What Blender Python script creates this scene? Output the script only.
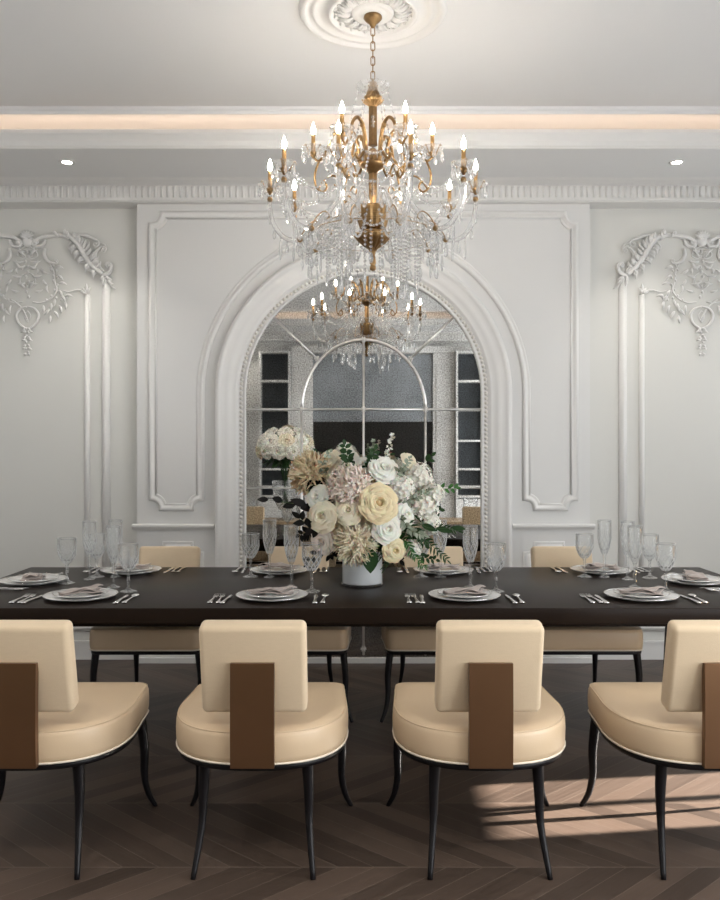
import bpy, bmesh, math, random
from mathutils import Vector, Matrix
PI = math.pi
random.seed(7)
for o in list(bpy.data.objects): bpy.data.objects.remove(o)
SC = bpy.context.scene
C = SC.collection

# ------------------------------------------------------------ camera, world, light, exposure
cam = bpy.data.objects.new('camera', bpy.data.cameras.new('camera'))
C.objects.link(cam)
cam.location = (0, 0, 1.45); cam.rotation_euler = (PI/2, 0, 0)
cam.data.sensor_fit = 'HORIZONTAL'; cam.data.sensor_width = 36; cam.data.lens = 41.5
cam.data.clip_start = 0.05
SC.camera = cam
w = bpy.data.worlds.new('world'); SC.world = w; w.use_nodes = True
wb = w.node_tree.nodes['Background']
sky = w.node_tree.nodes.new('ShaderNodeTexSky'); sky.sky_type = 'NISHITA'; sky.sun_disc = False
sky.sun_elevation = math.radians(18); sky.sun_rotation = math.radians(90)
w.node_tree.links.new(sky.outputs[0], wb.inputs[0]); wb.inputs[1].default_value = 0.12
def light(name, kind, loc, rot, energy, color=(1,1,1), size=None, size_y=None):
    d = bpy.data.lights.new(name, kind); d.energy = energy; d.color = color
    if kind == 'AREA':
        d.shape = 'RECTANGLE'; d.size = size; d.size_y = size_y
    o = bpy.data.objects.new(name, d); C.objects.link(o); o.location = loc; o.rotation_euler = rot
    return o
SUN_E = math.radians(17)
sd = Vector((-math.cos(SUN_E), -0.125, -math.sin(SUN_E)))
sun = light('sun', 'SUN', (8, 4, 4), (0,0,0), 38.0, (1, .93, .84))
sun.rotation_euler = sd.to_track_quat('-Z', 'Y').to_euler(); sun.data.angle = math.radians(.7)
# daylight entering at the tall curtained windows of the right wall (light faces -X)
light('daylight_near', 'AREA', (3.50, -.35, 1.55), (0, PI/2, 0), 52, (.92, .96, 1), 2.3, 1.5)
light('daylight_middle', 'AREA', (3.50, 1.65, 1.55), (0, PI/2, 0), 52, (.92, .96, 1), 2.3, 1.5)
light('daylight_far', 'AREA', (3.50, 4.9, 2.0), (0, PI/2, 0), 6, (.92, .96, 1), 1.4, .9)
light('left_fill', 'AREA', (-3.93, 2.6, 1.9), (0, -PI/2, 0), 11, (.97, .98, 1), 1.6, 3.2)  # unseen fill lamp added to brighten the left side
SC.cycles.transparent_max_bounces = 32; SC.cycles.max_bounces = 14; SC.cycles.transmission_bounces = 14
SC.view_settings.view_transform = 'Standard'; SC.view_settings.look = 'None'
SC.view_settings.exposure = 0.80; SC.view_settings.gamma = 1

# ------------------------------------------------------------ materials
def mat(name, col, rough=.5, metal=0, **kw):
    m = bpy.data.materials.new(name); m.use_nodes = True
    n = m.node_tree.nodes; l = m.node_tree.links; b = n['Principled BSDF']
    b.inputs['Base Color'].default_value = (*col, 1); b.inputs['Roughness'].default_value = rough
    b.inputs['Metallic'].default_value = metal
    if 'trans' in kw: b.inputs['Transmission Weight'].default_value = kw['trans']
    if 'ior' in kw: b.inputs['IOR'].default_value = kw['ior']
    if 'coat' in kw: b.inputs['Coat Weight'].default_value = kw['coat']; b.inputs['Coat Roughness'].default_value = kw.get('coatr', .1)
    if 'spec' in kw: b.inputs['Specular IOR Level'].default_value = kw['spec']
    if 'sheen' in kw: b.inputs['Sheen Weight'].default_value = kw['sheen']
    if 'emit' in kw:
        b.inputs['Emission Color'].default_value = (*kw['emit'], 1); b.inputs['Emission Strength'].default_value = kw['es']
    if 'sss' in kw: b.inputs['Subsurface Weight'].default_value = kw['sss']; b.inputs['Subsurface Scale'].default_value = .01
    if 'vary' in kw:      # colour mottling (colour2, scale)
        c2, s = kw['vary']
        tc = n.new('ShaderNodeTexCoord'); tx = n.new('ShaderNodeTexNoise'); tx.inputs['Scale'].default_value = s
        tx.inputs['Detail'].default_value = 5
        mp = n.new('ShaderNodeMapping'); mp.inputs['Scale'].default_value = kw.get('vscale', (1,1,1))
        mx = n.new('ShaderNodeMix'); mx.data_type = 'RGBA'
        mx.inputs[6].default_value = (*col, 1); mx.inputs[7].default_value = (*c2, 1)
        l.new(tc.outputs['Object'], mp.inputs[0]); l.new(mp.outputs[0], tx.inputs['Vector'])
        l.new(tx.outputs[0], mx.inputs[0]); l.new(mx.outputs[2], b.inputs['Base Color'])
    if 'bump' in kw:
        s, st = kw['bump']
        tc = n.new('ShaderNodeTexCoord'); tx = n.new('ShaderNodeTexNoise'); tx.inputs['Scale'].default_value = s
        bp = n.new('ShaderNodeBump'); bp.inputs['Strength'].default_value = st; bp.inputs['Distance'].default_value = .002
        l.new(tc.outputs['Object'], tx.inputs['Vector']); l.new(tx.outputs[0], bp.inputs['Height']); l.new(bp.outputs[0], b.inputs['Normal'])
    return m
M = {}
M['wall'] = mat('wall_paint', (.72,.715,.70), .55, bump=(60,.05))
M['side_wall'] = mat('side_wall_paint', (.69,.685,.65), .6, bump=(60,.05))
M['ceiling'] = mat('ceiling_paint', (.78,.78,.775), .7)
M['plaster'] = mat('plaster', (.77,.76,.74), .5)
M['frame_plaster'] = mat('frame_plaster', (.68,.65,.60), .4)
M['leather'] = mat('cream_leather', (.66,.50,.335), .42, vary=((.60,.45,.29), 6), bump=(220,.12), coat=.12, coatr=.35)
M['fabric'] = mat('cream_linen', (.71,.56,.385), .75, vary=((.65,.51,.34), 40), vscale=(1,1,6), bump=(300,.25), sheen=.2)
M['piping'] = mat('pale_piping', (.78,.70,.58), .4)
M['black'] = mat('black_lacquer', (.006,.005,.006), .38, spec=.25)
M['bronze'] = mat('bronze_plate', (.24,.13,.07), .34, metal=.8, vary=((.16,.085,.04), 3))
M['table'] = mat('espresso_wood', (.012,.008,.006), .34, vary=((.022,.014,.010), 3), vscale=(1,14,1), spec=.08)
M['gold'] = mat('antique_gold', (.42,.27,.125), .30, metal=1, vary=((.20,.11,.045), 30))
M['candle_gold'] = mat('gold_sleeve', (.42,.25,.10), .4, metal=.8)
M['bulb'] = mat('bulb', (1,.95,.85), .3, emit=(1,.91,.80), es=105)
M['led'] = mat('cove_strip', (1,.85,.7), .5, emit=(1,.75,.57), es=4.6)
M['spotlamp'] = mat('downlight_lamp', (1,1,1), .5, emit=(1,.93,.85), es=22)
M['china'] = mat('white_china', (.82,.81,.79), .15, coat=.3)
M['silver_rim'] = mat('silver_rim', (.75,.74,.72), .18, metal=1)
M['napkin'] = mat('taupe_napkin', (.42,.35,.31), .7, vary=((.34,.28,.25), 25), sheen=.3)
M['cutlery'] = mat('polished_steel', (.80,.79,.77), .12, metal=1)
M['vase'] = mat('grey_white_ceramic', (.66,.68,.69), .2, coat=.4)
M['rose_cream'] = mat('cream_petal', (.86,.80,.66), .6, vary=((.80,.68,.46), 18), sss=.2)
M['rose_yellow'] = mat('butter_petal', (.84,.74,.50), .6, vary=((.78,.60,.34), 18), sss=.2)
M['rose_white'] = mat('white_petal', (.88,.86,.80), .6, vary=((.82,.78,.66), 18), sss=.2)
M['rose_blush'] = mat('blush_petal', (.84,.74,.66), .6, vary=((.80,.66,.56), 18), sss=.2)
M['rose_tan'] = mat('tan_petal', (.80,.68,.48), .6, vary=((.62,.46,.26), 18), sss=.2)
M['leaf'] = mat('green_leaf', (.012,.036,.012), .5, spec=.2, vary=((.035,.08,.025), 30))
M['leaf_bright'] = mat('bright_leaf', (.05,.15,.035), .5, spec=.2, vary=((.04,.12,.03), 30))
M['leaf_dark'] = mat('dark_leaf', (.004,.008,.005), .5, spec=.1, vary=((.014,.009,.010), 20))
M['leaf_silver'] = mat('variegated_leaf', (.09,.14,.08), .45, vary=((.45,.48,.38), 45))
M['stem'] = mat('stem', (.06,.11,.04), .5)
M['mullion'] = mat('nickel_mullion', (.80,.78,.75), .32, metal=.85)
M['marble'] = mat('grey_marble', (.24,.26,.28), .35, vary=((.34,.36,.38), 8))
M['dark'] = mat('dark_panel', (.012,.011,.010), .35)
M['shelf_back'] = mat('shelf_back', (.055,.065,.075), .5, vary=((.03,.035,.04), 4))
M['wood'] = mat('light_wood', (.34,.25,.16), .4, vary=((.24,.17,.10), 6), vscale=(1,10,10))
M['white_marble'] = mat('white_marble', (.74,.73,.71), .3, vary=((.62,.61,.60), 3))
M['curtain'] = mat('sheer_curtain', (.85,.85,.84), .8)
def crystal(name, rough=0.0, mixin=.5, ior=1.5, white=.1, fi=2.6):
    """clear crystal: refracting glass blended with thin clear glass and white painted in as sparkle"""
    m = bpy.data.materials.new(name); m.use_nodes = True
    n = m.node_tree.nodes; l = m.node_tree.links
    for x in list(n):
        if x.type == 'BSDF_PRINCIPLED': n.remove(x)
    out = n['Material Output']
    g = n.new('ShaderNodeBsdfGlass'); g.inputs['IOR'].default_value = ior; g.inputs['Roughness'].default_value = rough
    g.inputs['Color'].default_value = (1,1,1,1)
    t = n.new('ShaderNodeBsdfTransparent'); t.inputs[0].default_value = (.985,.99,.99,1)
    gl = n.new('ShaderNodeBsdfGlossy'); gl.inputs['Roughness'].default_value = .03
    lw = n.new('ShaderNodeLayerWeight'); lw.inputs[0].default_value = .5
    fr = n.new('ShaderNodeMath'); fr.operation = 'POWER'; fr.inputs[1].default_value = fi; l.new(lw.outputs['Facing'], fr.inputs[0])
    m1 = n.new('ShaderNodeMixShader'); m2 = n.new('ShaderNodeMixShader'); m2.inputs[0].default_value = mixin
    l.new(fr.outputs[0], m1.inputs[0]); l.new(t.outputs[0], m1.inputs[1]); l.new(gl.outputs[0], m1.inputs[2])
    l.new(m1.outputs[0], m2.inputs[1]); l.new(g.outputs[0], m2.inputs[2]); df = n.new('ShaderNodeBsdfDiffuse'); df.inputs[0].default_value = (.95,.95,.95,1)
    tl = n.new('ShaderNodeBsdfTranslucent'); tl.inputs[0].default_value = (.95,.95,.95,1)
    m4 = n.new('ShaderNodeMixShader'); m4.inputs[0].default_value = .5; l.new(df.outputs[0], m4.inputs[1]); l.new(tl.outputs[0], m4.inputs[2])
    m3 = n.new('ShaderNodeMixShader'); m3.inputs[0].default_value = white; l.new(m2.outputs[0], m3.inputs[1]); l.new(m4.outputs[0], m3.inputs[2])  # diffuse white painted in, standing for the sparkle of lit glass
    l.new(m3.outputs[0], out.inputs[0])
    return m
M['crystal'] = crystal('cut_crystal', 0, .62, 1.5, .20, 2.2)
M['dish'] = crystal('dish_crystal', 0, .3, 1.5, .09)
M['cut_bowl'] = crystal('bowl_glass', 0, 0.22, 1.38, .03, 2.4)
M['cuts'] = crystal('cut_glint_glass', 0, .3, 1.4, .5)  # heavy white share paints bright glints on cuts and rim
M['glass'] = crystal('drinking_glass', 0, .25, 1.45, .05)
def floor_mat():
    m = bpy.data.materials.new('chevron_oak'); m.use_nodes = True
    n = m.node_tree.nodes; l = m.node_tree.links; b = n['Principled BSDF']
    def mth(op, a, b_=None, c=None):
        x = n.new('ShaderNodeMath'); x.operation = op
        for i, v in enumerate((a, b_, c)):
            if v is None: continue
            if isinstance(v, (int, float)): x.inputs[i].default_value = v
            else: l.new(v, x.inputs[i])
        return x.outputs[0]
    tc = n.new('ShaderNodeTexCoord'); sp = n.new('ShaderNodeSeparateXYZ'); l.new(tc.outputs['Object'], sp.inputs[0])
    X, Y = sp.outputs[0], sp.outputs[1]
    W = .525; PW = .125
    p = mth('DIVIDE', mth('SUBTRACT', Y, 3.41 - W*20), W)
    band = mth('FLOOR', p); f = mth('FRACT', p)
    s = mth('SUBTRACT', mth('MULTIPLY', mth('MODULO', band, 2), 2), 1)
    u = mth('DIVIDE', mth('ADD', X, mth('MULTIPLY', s, mth('MULTIPLY', mth('SUBTRACT', f, .5), W*1.15))), PW)
    u = mth('ADD', u, 200)
    idx = mth('FLOOR', u); fu = mth('FRACT', u)
    cb = n.new('ShaderNodeCombineXYZ'); l.new(idx, cb.inputs[0]); l.new(band, cb.inputs[1])
    wn = n.new('ShaderNodeTexWhiteNoise'); wn.noise_dimensions = '3D'; l.new(cb.outputs[0], wn.inputs['Vector'])
    # grain stretched along the plank
    gv = n.new('ShaderNodeCombineXYZ'); l.new(mth('MULTIPLY', u, 5.0), gv.inputs[0]); l.new(mth('MULTIPLY', p, 1.2), gv.inputs[1]); l.new(wn.outputs[0], gv.inputs[2])
    gn = n.new('ShaderNodeTexNoise'); gn.inputs['Scale'].default_value = 1.6; gn.inputs['Detail'].default_value = 8; l.new(gv.outputs[0], gn.inputs['Vector'])
    v = mth('ADD', mth('MULTIPLY', wn.outputs[0], .6), mth('MULTIPLY', gn.outputs[0], .55))
    cr = n.new('ShaderNodeValToRGB'); l.new(v, cr.inputs[0])
    e = cr.color_ramp.elements; e[0].position = .05; e[0].color = (.030,.020,.015,1); e[1].position = .95; e[1].color = (.100,.069,.052,1)
    g1 = mth('LESS_THAN', mth('MINIMUM', fu, mth('SUBTRACT', 1, fu)), .016)
    g2 = mth('LESS_THAN', mth('MINIMUM', f, mth('SUBTRACT', 1, f)), .006)
    gap = mth('MAXIMUM', g1, g2)
    mx = n.new('ShaderNodeMix'); mx.data_type = 'RGBA'; l.new(gap, mx.inputs[0]); l.new(cr.outputs[0], mx.inputs[6]); mx.inputs[7].default_value = (.12,.09,.07,1)  # joint lines coloured lighter, imitating sheen on the plank bevels
    l.new(mx.outputs[2], b.inputs['Base Color'])
    l.new(mth('ADD', mth('MULTIPLY', gn.outputs[0], .25), .30), b.inputs['Roughness'])
    bp = n.new('ShaderNodeBump'); bp.inputs['Strength'].default_value = .35; bp.inputs['Distance'].default_value = .003
    l.new(mth('SUBTRACT', mth('MULTIPLY', gn.outputs[0], .4), gap), bp.inputs['Height']); l.new(bp.outputs[0], b.inputs['Normal'])
    return m
M['floor'] = floor_mat()
def mirror_mat():
    m = bpy.data.materials.new('antique_mirror'); m.use_nodes = True
    n = m.node_tree.nodes; l = m.node_tree.links; b = n['Principled BSDF']
    b.inputs['Metallic'].default_value = 1
    tc = n.new('ShaderNodeTexCoord')
    a = n.new('ShaderNodeTexNoise'); a.inputs['Scale'].default_value = 110; a.inputs['Detail'].default_value = 6; a.inputs['Roughness'].default_value = .75
    c = n.new('ShaderNodeTexNoise'); c.inputs['Scale'].default_value = 2.2; c.inputs['Detail'].default_value = 3
    l.new(tc.outputs['Object'], a.inputs['Vector']); l.new(tc.outputs['Object'], c.inputs['Vector'])
    ad = n.new('ShaderNodeMath'); ad.operation = 'MULTIPLY_ADD'; ad.inputs[1].default_value = .35; l.new(c.outputs[0], ad.inputs[0]); l.new(a.outputs[0], ad.inputs[2])
    r = n.new('ShaderNodeValToRGB'); l.new(ad.outputs[0], r.inputs[0])
    e = r.color_ramp.elements; e[0].position = .58; e[0].color = (.88,.88,.86,1); e[1].position = .82; e[1].color = (.26,.25,.23,1)
    l.new(r.outputs[0], b.inputs['Base Color'])
    r2 = n.new('ShaderNodeValToRGB'); l.new(ad.outputs[0], r2.inputs[0])
    e = r2.color_ramp.elements; e[0].position = .6; e[0].color = (.0,.0,.0,1); e[1].position = .9; e[1].color = (.05,.05,.05,1)
    l.new(r2.outputs[0], b.inputs['Roughness'])
    return m
M['mirror'] = mirror_mat()

# ------------------------------------------------------------ mesh builder
class MB:
    def __init__(s): s.v = []; s.f = []; s.sm = []
    def add(s, vs, fs, smooth=True, mtx=None):
        b = len(s.v)
        s.v += [tuple(mtx @ Vector(p)) if mtx is not None else tuple(p) for p in vs]
        s.f += [[i + b for i in f] for f in fs]; s.sm += [smooth]*len(fs)
        return s
    def box(s, x0, x1, y0, y1, z0, z1, mtx=None):
        vs = [(x,y,z) for x in (x0,x1) for y in (y0,y1) for z in (z0,z1)]
        return s.add(vs, [[0,1,3,2],[4,6,7,5],[0,4,5,1],[2,3,7,6],[0,2,6,4],[1,5,7,3]], False, mtx)
    def bbox(s, x0, x1, y0, y1, z0, z1, r=.01, seg=3, mtx=None):
        bm = bmesh.new(); bmesh.ops.create_cube(bm, size=1)
        for v in bm.verts: v.co = Vector(((x0+x1)/2+v.co.x*(x1-x0), (y0+y1)/2+v.co.y*(y1-y0), (z0+z1)/2+v.co.z*(z1-z0)))
        bmesh.ops.bevel(bm, geom=bm.edges[:], offset=r, segments=seg, profile=.5, affect='EDGES')
        bm.verts.index_update()
        s.add([v.co.copy() for v in bm.verts], [[v.index for v in f.verts] for f in bm.faces], True, mtx); bm.free(); return s
    def lathe(s, prof, n=24, mtx=None, smooth=True, rf=None, cap=True):
        """prof: list of (r, z)"""
        vs = []; fs = []
        for j, (r, z) in enumerate(prof):
            for i in range(n):
                a = 2*PI*i/n; rr = r*(rf(i, j) if rf else 1)
                vs.append((rr*math.cos(a), rr*math.sin(a), z))
        for j in range(len(prof)-1):
            for i in range(n):
                k = (i+1) % n; fs.append([j*n+i, j*n+k, (j+1)*n+k, (j+1)*n+i])
        if cap:
            if prof[0][0] > 1e-5: fs.append(list(range(n))[::-1])
            if prof[-1][0] > 1e-5: fs.append([(len(prof)-1)*n+i for i in range(n)])
        return s.add(vs, fs, smooth, mtx)
    def tube(s, pts, rad, n=8, mtx=None, smooth=True, closed=False, flat=1.0, up=None, cap=True):
        pts = [Vector(p) for p in pts]; m = len(pts)
        if not isinstance(rad, (list, tuple)): rad = [rad]*m
        vs = []; fs = []; prev = None
        for j, p in enumerate(pts):
            if closed: t = pts[(j+1) % m] - pts[j-1]
            else: t = pts[min(j+1, m-1)] - pts[max(j-1, 0)]
            t.normalize()
            if up is not None: a = Vector(up)
            elif prev is None: a = Vector((0,0,1)) if abs(t.z) < .9 else Vector((1,0,0))
            else: a = prev
            a = (a - t*a.dot(t)); a.normalize() if a.length > 1e-6 else None
            prev = a; b = t.cross(a)
            for i in range(n):
                an = 2*PI*(i+.5)/n
                vs.append(p + a*math.cos(an)*rad[j]*flat + b*math.sin(an)*rad[j])
        for j in range(m if closed else m-1):
            for i in range(n):
                k = (i+1) % n; q = (j+1) % m; fs.append([j*n+i, j*n+k, q*n+k, q*n+i])
        if not closed and cap: fs += [list(range(n))[::-1], [(m-1)*n+i for i in range(n)]]
        return s.add(vs, fs, smooth, mtx)
    def ball(s, c, r, n=10, m=6, sc=(1,1,1), mtx=None):
        vs = []; fs = []
        T = Matrix.Translation(c) @ Matrix.Diagonal((*sc, 1))
        if mtx is not None: T = mtx @ T
        return s.lathe([(r*math.sin(PI*j/m), -r*math.cos(PI*j/m)) for j in range(m+1)], n, T, cap=False)
    def sweep(s, path, prof, closed=False, plane='XZ', base=0, smooth=False):
        """path 2-D, prof list of (offset to the left of the path, height off the plane)"""
        m = len(path); k = len(prof); vs = []; fs = []
        P = [Vector(p) for p in path]
        for j in range(m):
            if closed: a = (P[j]-P[j-1]); b = (P[(j+1) % m]-P[j])
            else:
                a = P[j]-P[j-1] if j else P[1]-P[0]; b = P[j+1]-P[j] if j < m-1 else P[j]-P[j-1]
            a.normalize(); b.normalize()
            na = Vector((-a.y, a.x)); nb = Vector((-b.y, b.x)); nn = na+nb
            if nn.length < 1e-4: nn = na.copy()
            nn.normalize(); d = max(.35, nn.dot(na)); nn = nn/d
            for (o, h) in prof:
                q = P[j]+nn*o
                if plane == 'XZ': vs.append((q.x, base-h, q.y))
                else: vs.append((q.x, q.y, base+h))
        for j in range(m if closed else m-1):
            q = (j+1) % m
            for i in range(k-1): fs.append([j*k+i, j*k+i+1, q*k+i+1, q*k+i])
        if not closed: fs += [list(range(k)), [(m-1)*k+i for i in range(k)][::-1]]
        return s.add(vs, fs, smooth)
    def build(s, name, material, parent=None, autosmooth=True):
        me = bpy.data.meshes.new(name); me.from_pydata([tuple(v) for v in s.v], [], s.f)
        me.polygons.foreach_set('use_smooth', s.sm)
        bm = bmesh.new(); bm.from_mesh(me); bmesh.ops.recalc_face_normals(bm, faces=bm.faces[:]); bm.to_mesh(me); bm.free()
        me.materials.append(M[material] if isinstance(material, str) else material); me.update()
        o = bpy.data.objects.new(name, me); C.objects.link(o)
        if parent is not None: o.parent = parent
        return o
def tag(o, label=None, cat=None, group=None, kind=None):
    if label: o['label'] = label
    if cat: o['category'] = cat
    if group: o['group'] = group
    if kind: o['kind'] = kind
    return o
def empty(name, loc, rz=0, label=None, cat=None, group=None):
    o = bpy.data.objects.new(name, None); C.objects.link(o); o.location = loc; o.rotation_euler = (0,0,rz); o.empty_display_size = .05
    return tag(o, label, cat, group)
def kids(o): return [c for c in bpy.data.objects if c.parent == o]
def copy_tree(o, parent=None):
    c = o.copy(); C.objects.link(c); c.parent = parent
    for ch in kids(o): copy_tree(ch, c)
    return c
def dup(o, loc, rz=0, label=None, group=None):
    c = copy_tree(o); c.location = loc; c.rotation_euler = (0,0,rz)
    return tag(c, label, None, group)
def structure(name, mb, m): return tag(mb.build(name, m), kind='structure')
def arc(cx, cy, r, a0, a1, n):
    return [(cx+r*math.cos(math.radians(a0+(a1-a0)*i/n)), cy+r*math.sin(math.radians(a0+(a1-a0)*i/n))) for i in range(n+1)]
def spline(ctrl, n=6):
    """Catmull-Rom through the control points"""
    P = [Vector(p) for p in ctrl]; out = []
    for i in range(len(P)-1):
        p0 = P[max(i-1,0)]; p1 = P[i]; p2 = P[i+1]; p3 = P[min(i+2,len(P)-1)]
        for k in range(n):
            t = k/n
            out.append(.5*((2*p1)+(p2-p0)*t+(2*p0-5*p1+4*p2-p3)*t*t+(3*p1-p0-3*p2+p3)*t**3))
    out.append(P[-1]); return out

# ------------------------------------------------------------ room shell
XL, XR, YB, YF = -4.0, 3.6, 5.76, -1.6
YC = 5.67          # face of the projecting centre wall
CX = .024          # axis of the arch
H1, H2 = 3.265, 3.5
structure('floor', MB().box(XL, XR, YF, YB+.1, -.06, 0), 'floor')
structure('wall_back', MB().box(XL, XR, YB, YB+.1, 0, 3.6), 'side_wall')
structure('wall_centre', MB().box(CX-1.547, CX+1.547, YC, YB, 0, H1), 'wall')
structure('wall_left', MB().box(XL-.1, XL, YF, YB, 0, 3.6), 'side_wall')
m_ = MB()
for a in (.92, 2.55, 4.22): m_.box(XL, XL+.05, a, a+.06, 1.04, 2.76)
for a in (1.04, 2.70): m_.box(XL, XL+.05, .92, 4.28, a, a+.06)
structure('window_5', m_, 'plaster')  # unseen window frame added around the left fill lamp
structure('wall_opposite', MB().box(XL, XR, YF-.1, YF, 0, 3.6), 'wall')
wr = MB()          # right wall; unseen low opening added and sized to shape the sun patch
WY0, WY1, WZ0, WZ1 = 3.46, 4.04, .12, 1.0
wr.box(XR, XR+.1, YF, WY0, 0, 3.6); wr.box(XR, XR+.1, WY1, YB, 0, 3.6)
wr.box(XR, XR+.1, WY0, WY1, 0, WZ0); wr.box(XR, XR+.1, WY0, WY1, WZ1, 3.6)
structure('wall_right', wr, 'wall')
wf = MB()
for a in (WY0, (WY0+WY1)/2-.02, WY1-.04): wf.box(XR+.02, XR+.07, a, a+.04, WZ0, WZ1)
wf.box(XR+.02, XR+.07, WY0, WY1, WZ0, WZ0+.04); wf.box(XR+.02, XR+.07, WY0, WY1, WZ1-.04, WZ1)
structure('window_1', wf, 'plaster')  # frame of the added opening that shapes the sunbeam
for i, (y0, y1, z0, z1) in enumerate([(-1.15,.45,.3,2.85), (.85,2.45,.3,2.85), (4.4,5.4,1.25,2.75)]):
    m_ = MB()
    for a in (y0-.06, y1): m_.box(XR-.05, XR, a, a+.06, z0-.06, z1+.06)
    for a in (z0-.06, z1): m_.box(XR-.05, XR, y0, y1, a, a+.06)
    structure('window_%d' % (i+2), m_, 'plaster')
    cu = MB(); n = 60; vs = []; fs = []
    for k in range(n+1):
        y = y0+(y1-y0)*k/n
        for z in (z0, z1): vs.append((XR-.03+.012*math.sin(k*1.3), y, z))
    for k in range(n): fs.append([2*k, 2*k+1, 2*k+3, 2*k+2])
    cu.add(vs, fs)
    tag(cu.build('sheer_curtain', 'curtain'), 'white sheer curtain drawn across the tall right hand window', 'curtain', 'sheer curtains')
# upper ceiling, lowered soffit ring, cove lip
RX0, RX1, RY0, RY1 = -3.2, 2.9, -.78, 5.01     # opening of the tray
ce = MB(); ce.box(RX0-.3, RX1+.3, RY0-.3, RY1+.29, H2, H2+.05)
for b in [(RX0-.32, RX0-.3, RY0-.3, RY1+.29), (RX1+.3, RX1+.32, RY0-.3, RY1+.29), (RX0-.3, RX1+.3, RY0-.32, RY0-.3), (RX0-.3, RX1+.3, RY1+.29, RY1+.31)]:
    ce.box(b[0], b[1], b[2], b[3], H1+.02, H2+.05)
ring = [(RX0, RY0), (RX1, RY0), (RX1, RY1), (RX0, RY1)]
ce.sweep(ring, [(.020,0), (.020,-.036), (.034,-.036), (.040,-.02), (.052,-.014), (.060,0)], True, 'XY', H2)
structure('ceiling', ce, 'ceiling')
so = MB()
for b in [(XL, RX0, YF, YB), (RX1, XR, YF, YB), (RX0, RX1, YF, RY0), (RX0, RX1, RY1, YB)]:
    so.box(b[0], b[1], b[2], b[3], H1, H1+.02)
structure('ceiling_soffit', so, 'ceiling')
lip = MB().sweep(ring, [(0,0),(.012,0),(.012,.012),(.004,.02),(.006,.05),(.022,.075),(.03,.085),(.03,.105),(0,.107),(-.02,.107),(-.02,0)], True, 'XY', H1)
structure('trim_1', lip, 'plaster')
st = MB()
for b in [(RX0-.06, RX0-.045, RY0, RY1), (RX1+.045, RX1+.06, RY0, RY1), (RX0, RX1, RY0-.06, RY0-.045), (RX0, RX1, RY1+.045, RY1+.06)]:
    st.box(b[0], b[1], b[2], b[3], H1+.021, H1+.035)
tag(st.build('cove_light_strip', 'led'), 'warm glowing light strip hidden in the ceiling cove', 'cove light')
# fluted crown cornice on the long walls
def cornice(yf, sgn, x0, x1):
    m_ = MB(); k = lambda d, z: (yf-sgn*d, z)
    prof = [k(0,3.125), k(.135,3.13), k(.14,3.136), k(.15,3.138), k(.15,3.15), k(.13,3.155), k(.13,3.245), k(.16,3.248), k(.17,3.252), k(.20,3.256), k(.235,H1), k(0,H1)]
    vs = [(x, y, z) for x in (x0, x1) for (y, z) in prof]; n = len(prof)
    fs = [[i, (i+1) % n, n+(i+1) % n, n+i] for i in range(n)]
    m_.add(vs, fs, False)
    x = x0+.02
    while x < x1-.03:
        m_.tube([(x, yf-sgn*.13, 3.163), (x, yf-sgn*.13, 3.238)], .0105, 6); x += .0425
    return m_
structure('trim_2', cornice(YB, 1, XL, XR), 'plaster')
structure('trim_3', cornice(YF, -1, XL, XR), 'plaster')
# baseboards
bb = MB(); bb.box(XL, CX-1.547, YB-.02, YB, 0, .12); bb.box(CX+1.547, XR, YB-.02, YB, 0, .12)
bb.box(XL, CX-1.547, YB-.026, YB, .115, .13); bb.box(CX+1.547, XR, YB-.026, YB, .115, .13)
structure('baseboard_back', bb, 'plaster')
structure('baseboard_centre', MB().box(CX-1.56, CX+1.56, YC-.03, YC, 0, .035), 'plaster')
structure('baseboard_left', MB().box(XL, XL+.02, YF, YB, 0, .13), 'plaster')
structure('baseboard_right', MB().box(XR-.02, XR, YF, WY0, 0, .11), 'plaster')

# panel mouldings of the centre wall
K = 830/YC
def px(x): return (x-360)/K
def pz(y): return 1.45+(450-y)/K
MOLD = [(-.027,0),(-.027,.006),(-.019,.012),(-.012,.007),(-.004,.012),(.004,.024),(.014,.027),(.022,.02),(.027,.01),(.027,0)]
def notch(cx, cz, r, a0, a1): return arc(cx, cz, r, a0, a1, 8)
L0, L1 = px(153), px(200.5)-0.0
zt, zb = pz(215.5), pz(507)
R_ = .076
half = CX-L0; hin = CX-L1; spring = pz(393)
path = []
def S(x): return 2*CX-x
path += notch(L1, zb, R_*.9, 90, 180)[::1]                        # right bottom corner of the left leg, from its side to its base
path = [(x, z) for x, z in path]
left = notch(L0, zb, R_*.9, 0, 90)
topl = notch(L0, zt, R_, 270, 360)
leftside = path + left + topl                                     # up the outside, over
tail = [(S(x), z) for x, z in reversed(leftside)]
full = leftside + tail
archin = [(CX+hin*math.cos(math.radians(a)), spring+hin*math.sin(math.radians(a))) for a in range(0, 181, 5)]
structure('trim_4', MB().sweep(full+archin, MOLD, True, 'XZ', YC, True), 'plaster')
# chair rails and lower panels
RAIL = [(-.022,0),(-.022,.012),(-.008,.018),(0,.034),(.014,.036),(.02,.03),(.022,0)]
rl = MB()
for a, b in ((px(133), px(215)), (S(px(215)), S(px(133)))):
    rl.sweep([(a, pz(527)), (b, pz(527))], RAIL, False, 'XZ', YC)
structure('trim_5', rl, 'plaster')
lp = MB()
for sx in (0, 1):
    a, b = px(156), px(200); r = .07; t = pz(545); bz = .16
    p = notch(a, t, r, 270, 360)+notch(b, t, r, 180, 270)+notch(b, bz, r, 90, 180)+notch(a, bz, r, 0, 90)
    if sx: p = [(S(x), z) for x, z in reversed(p)]
    lp.sweep(p[::-1], MOLD, True, 'XZ', YC, True)
structure('trim_6', lp, 'plaster')
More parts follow.
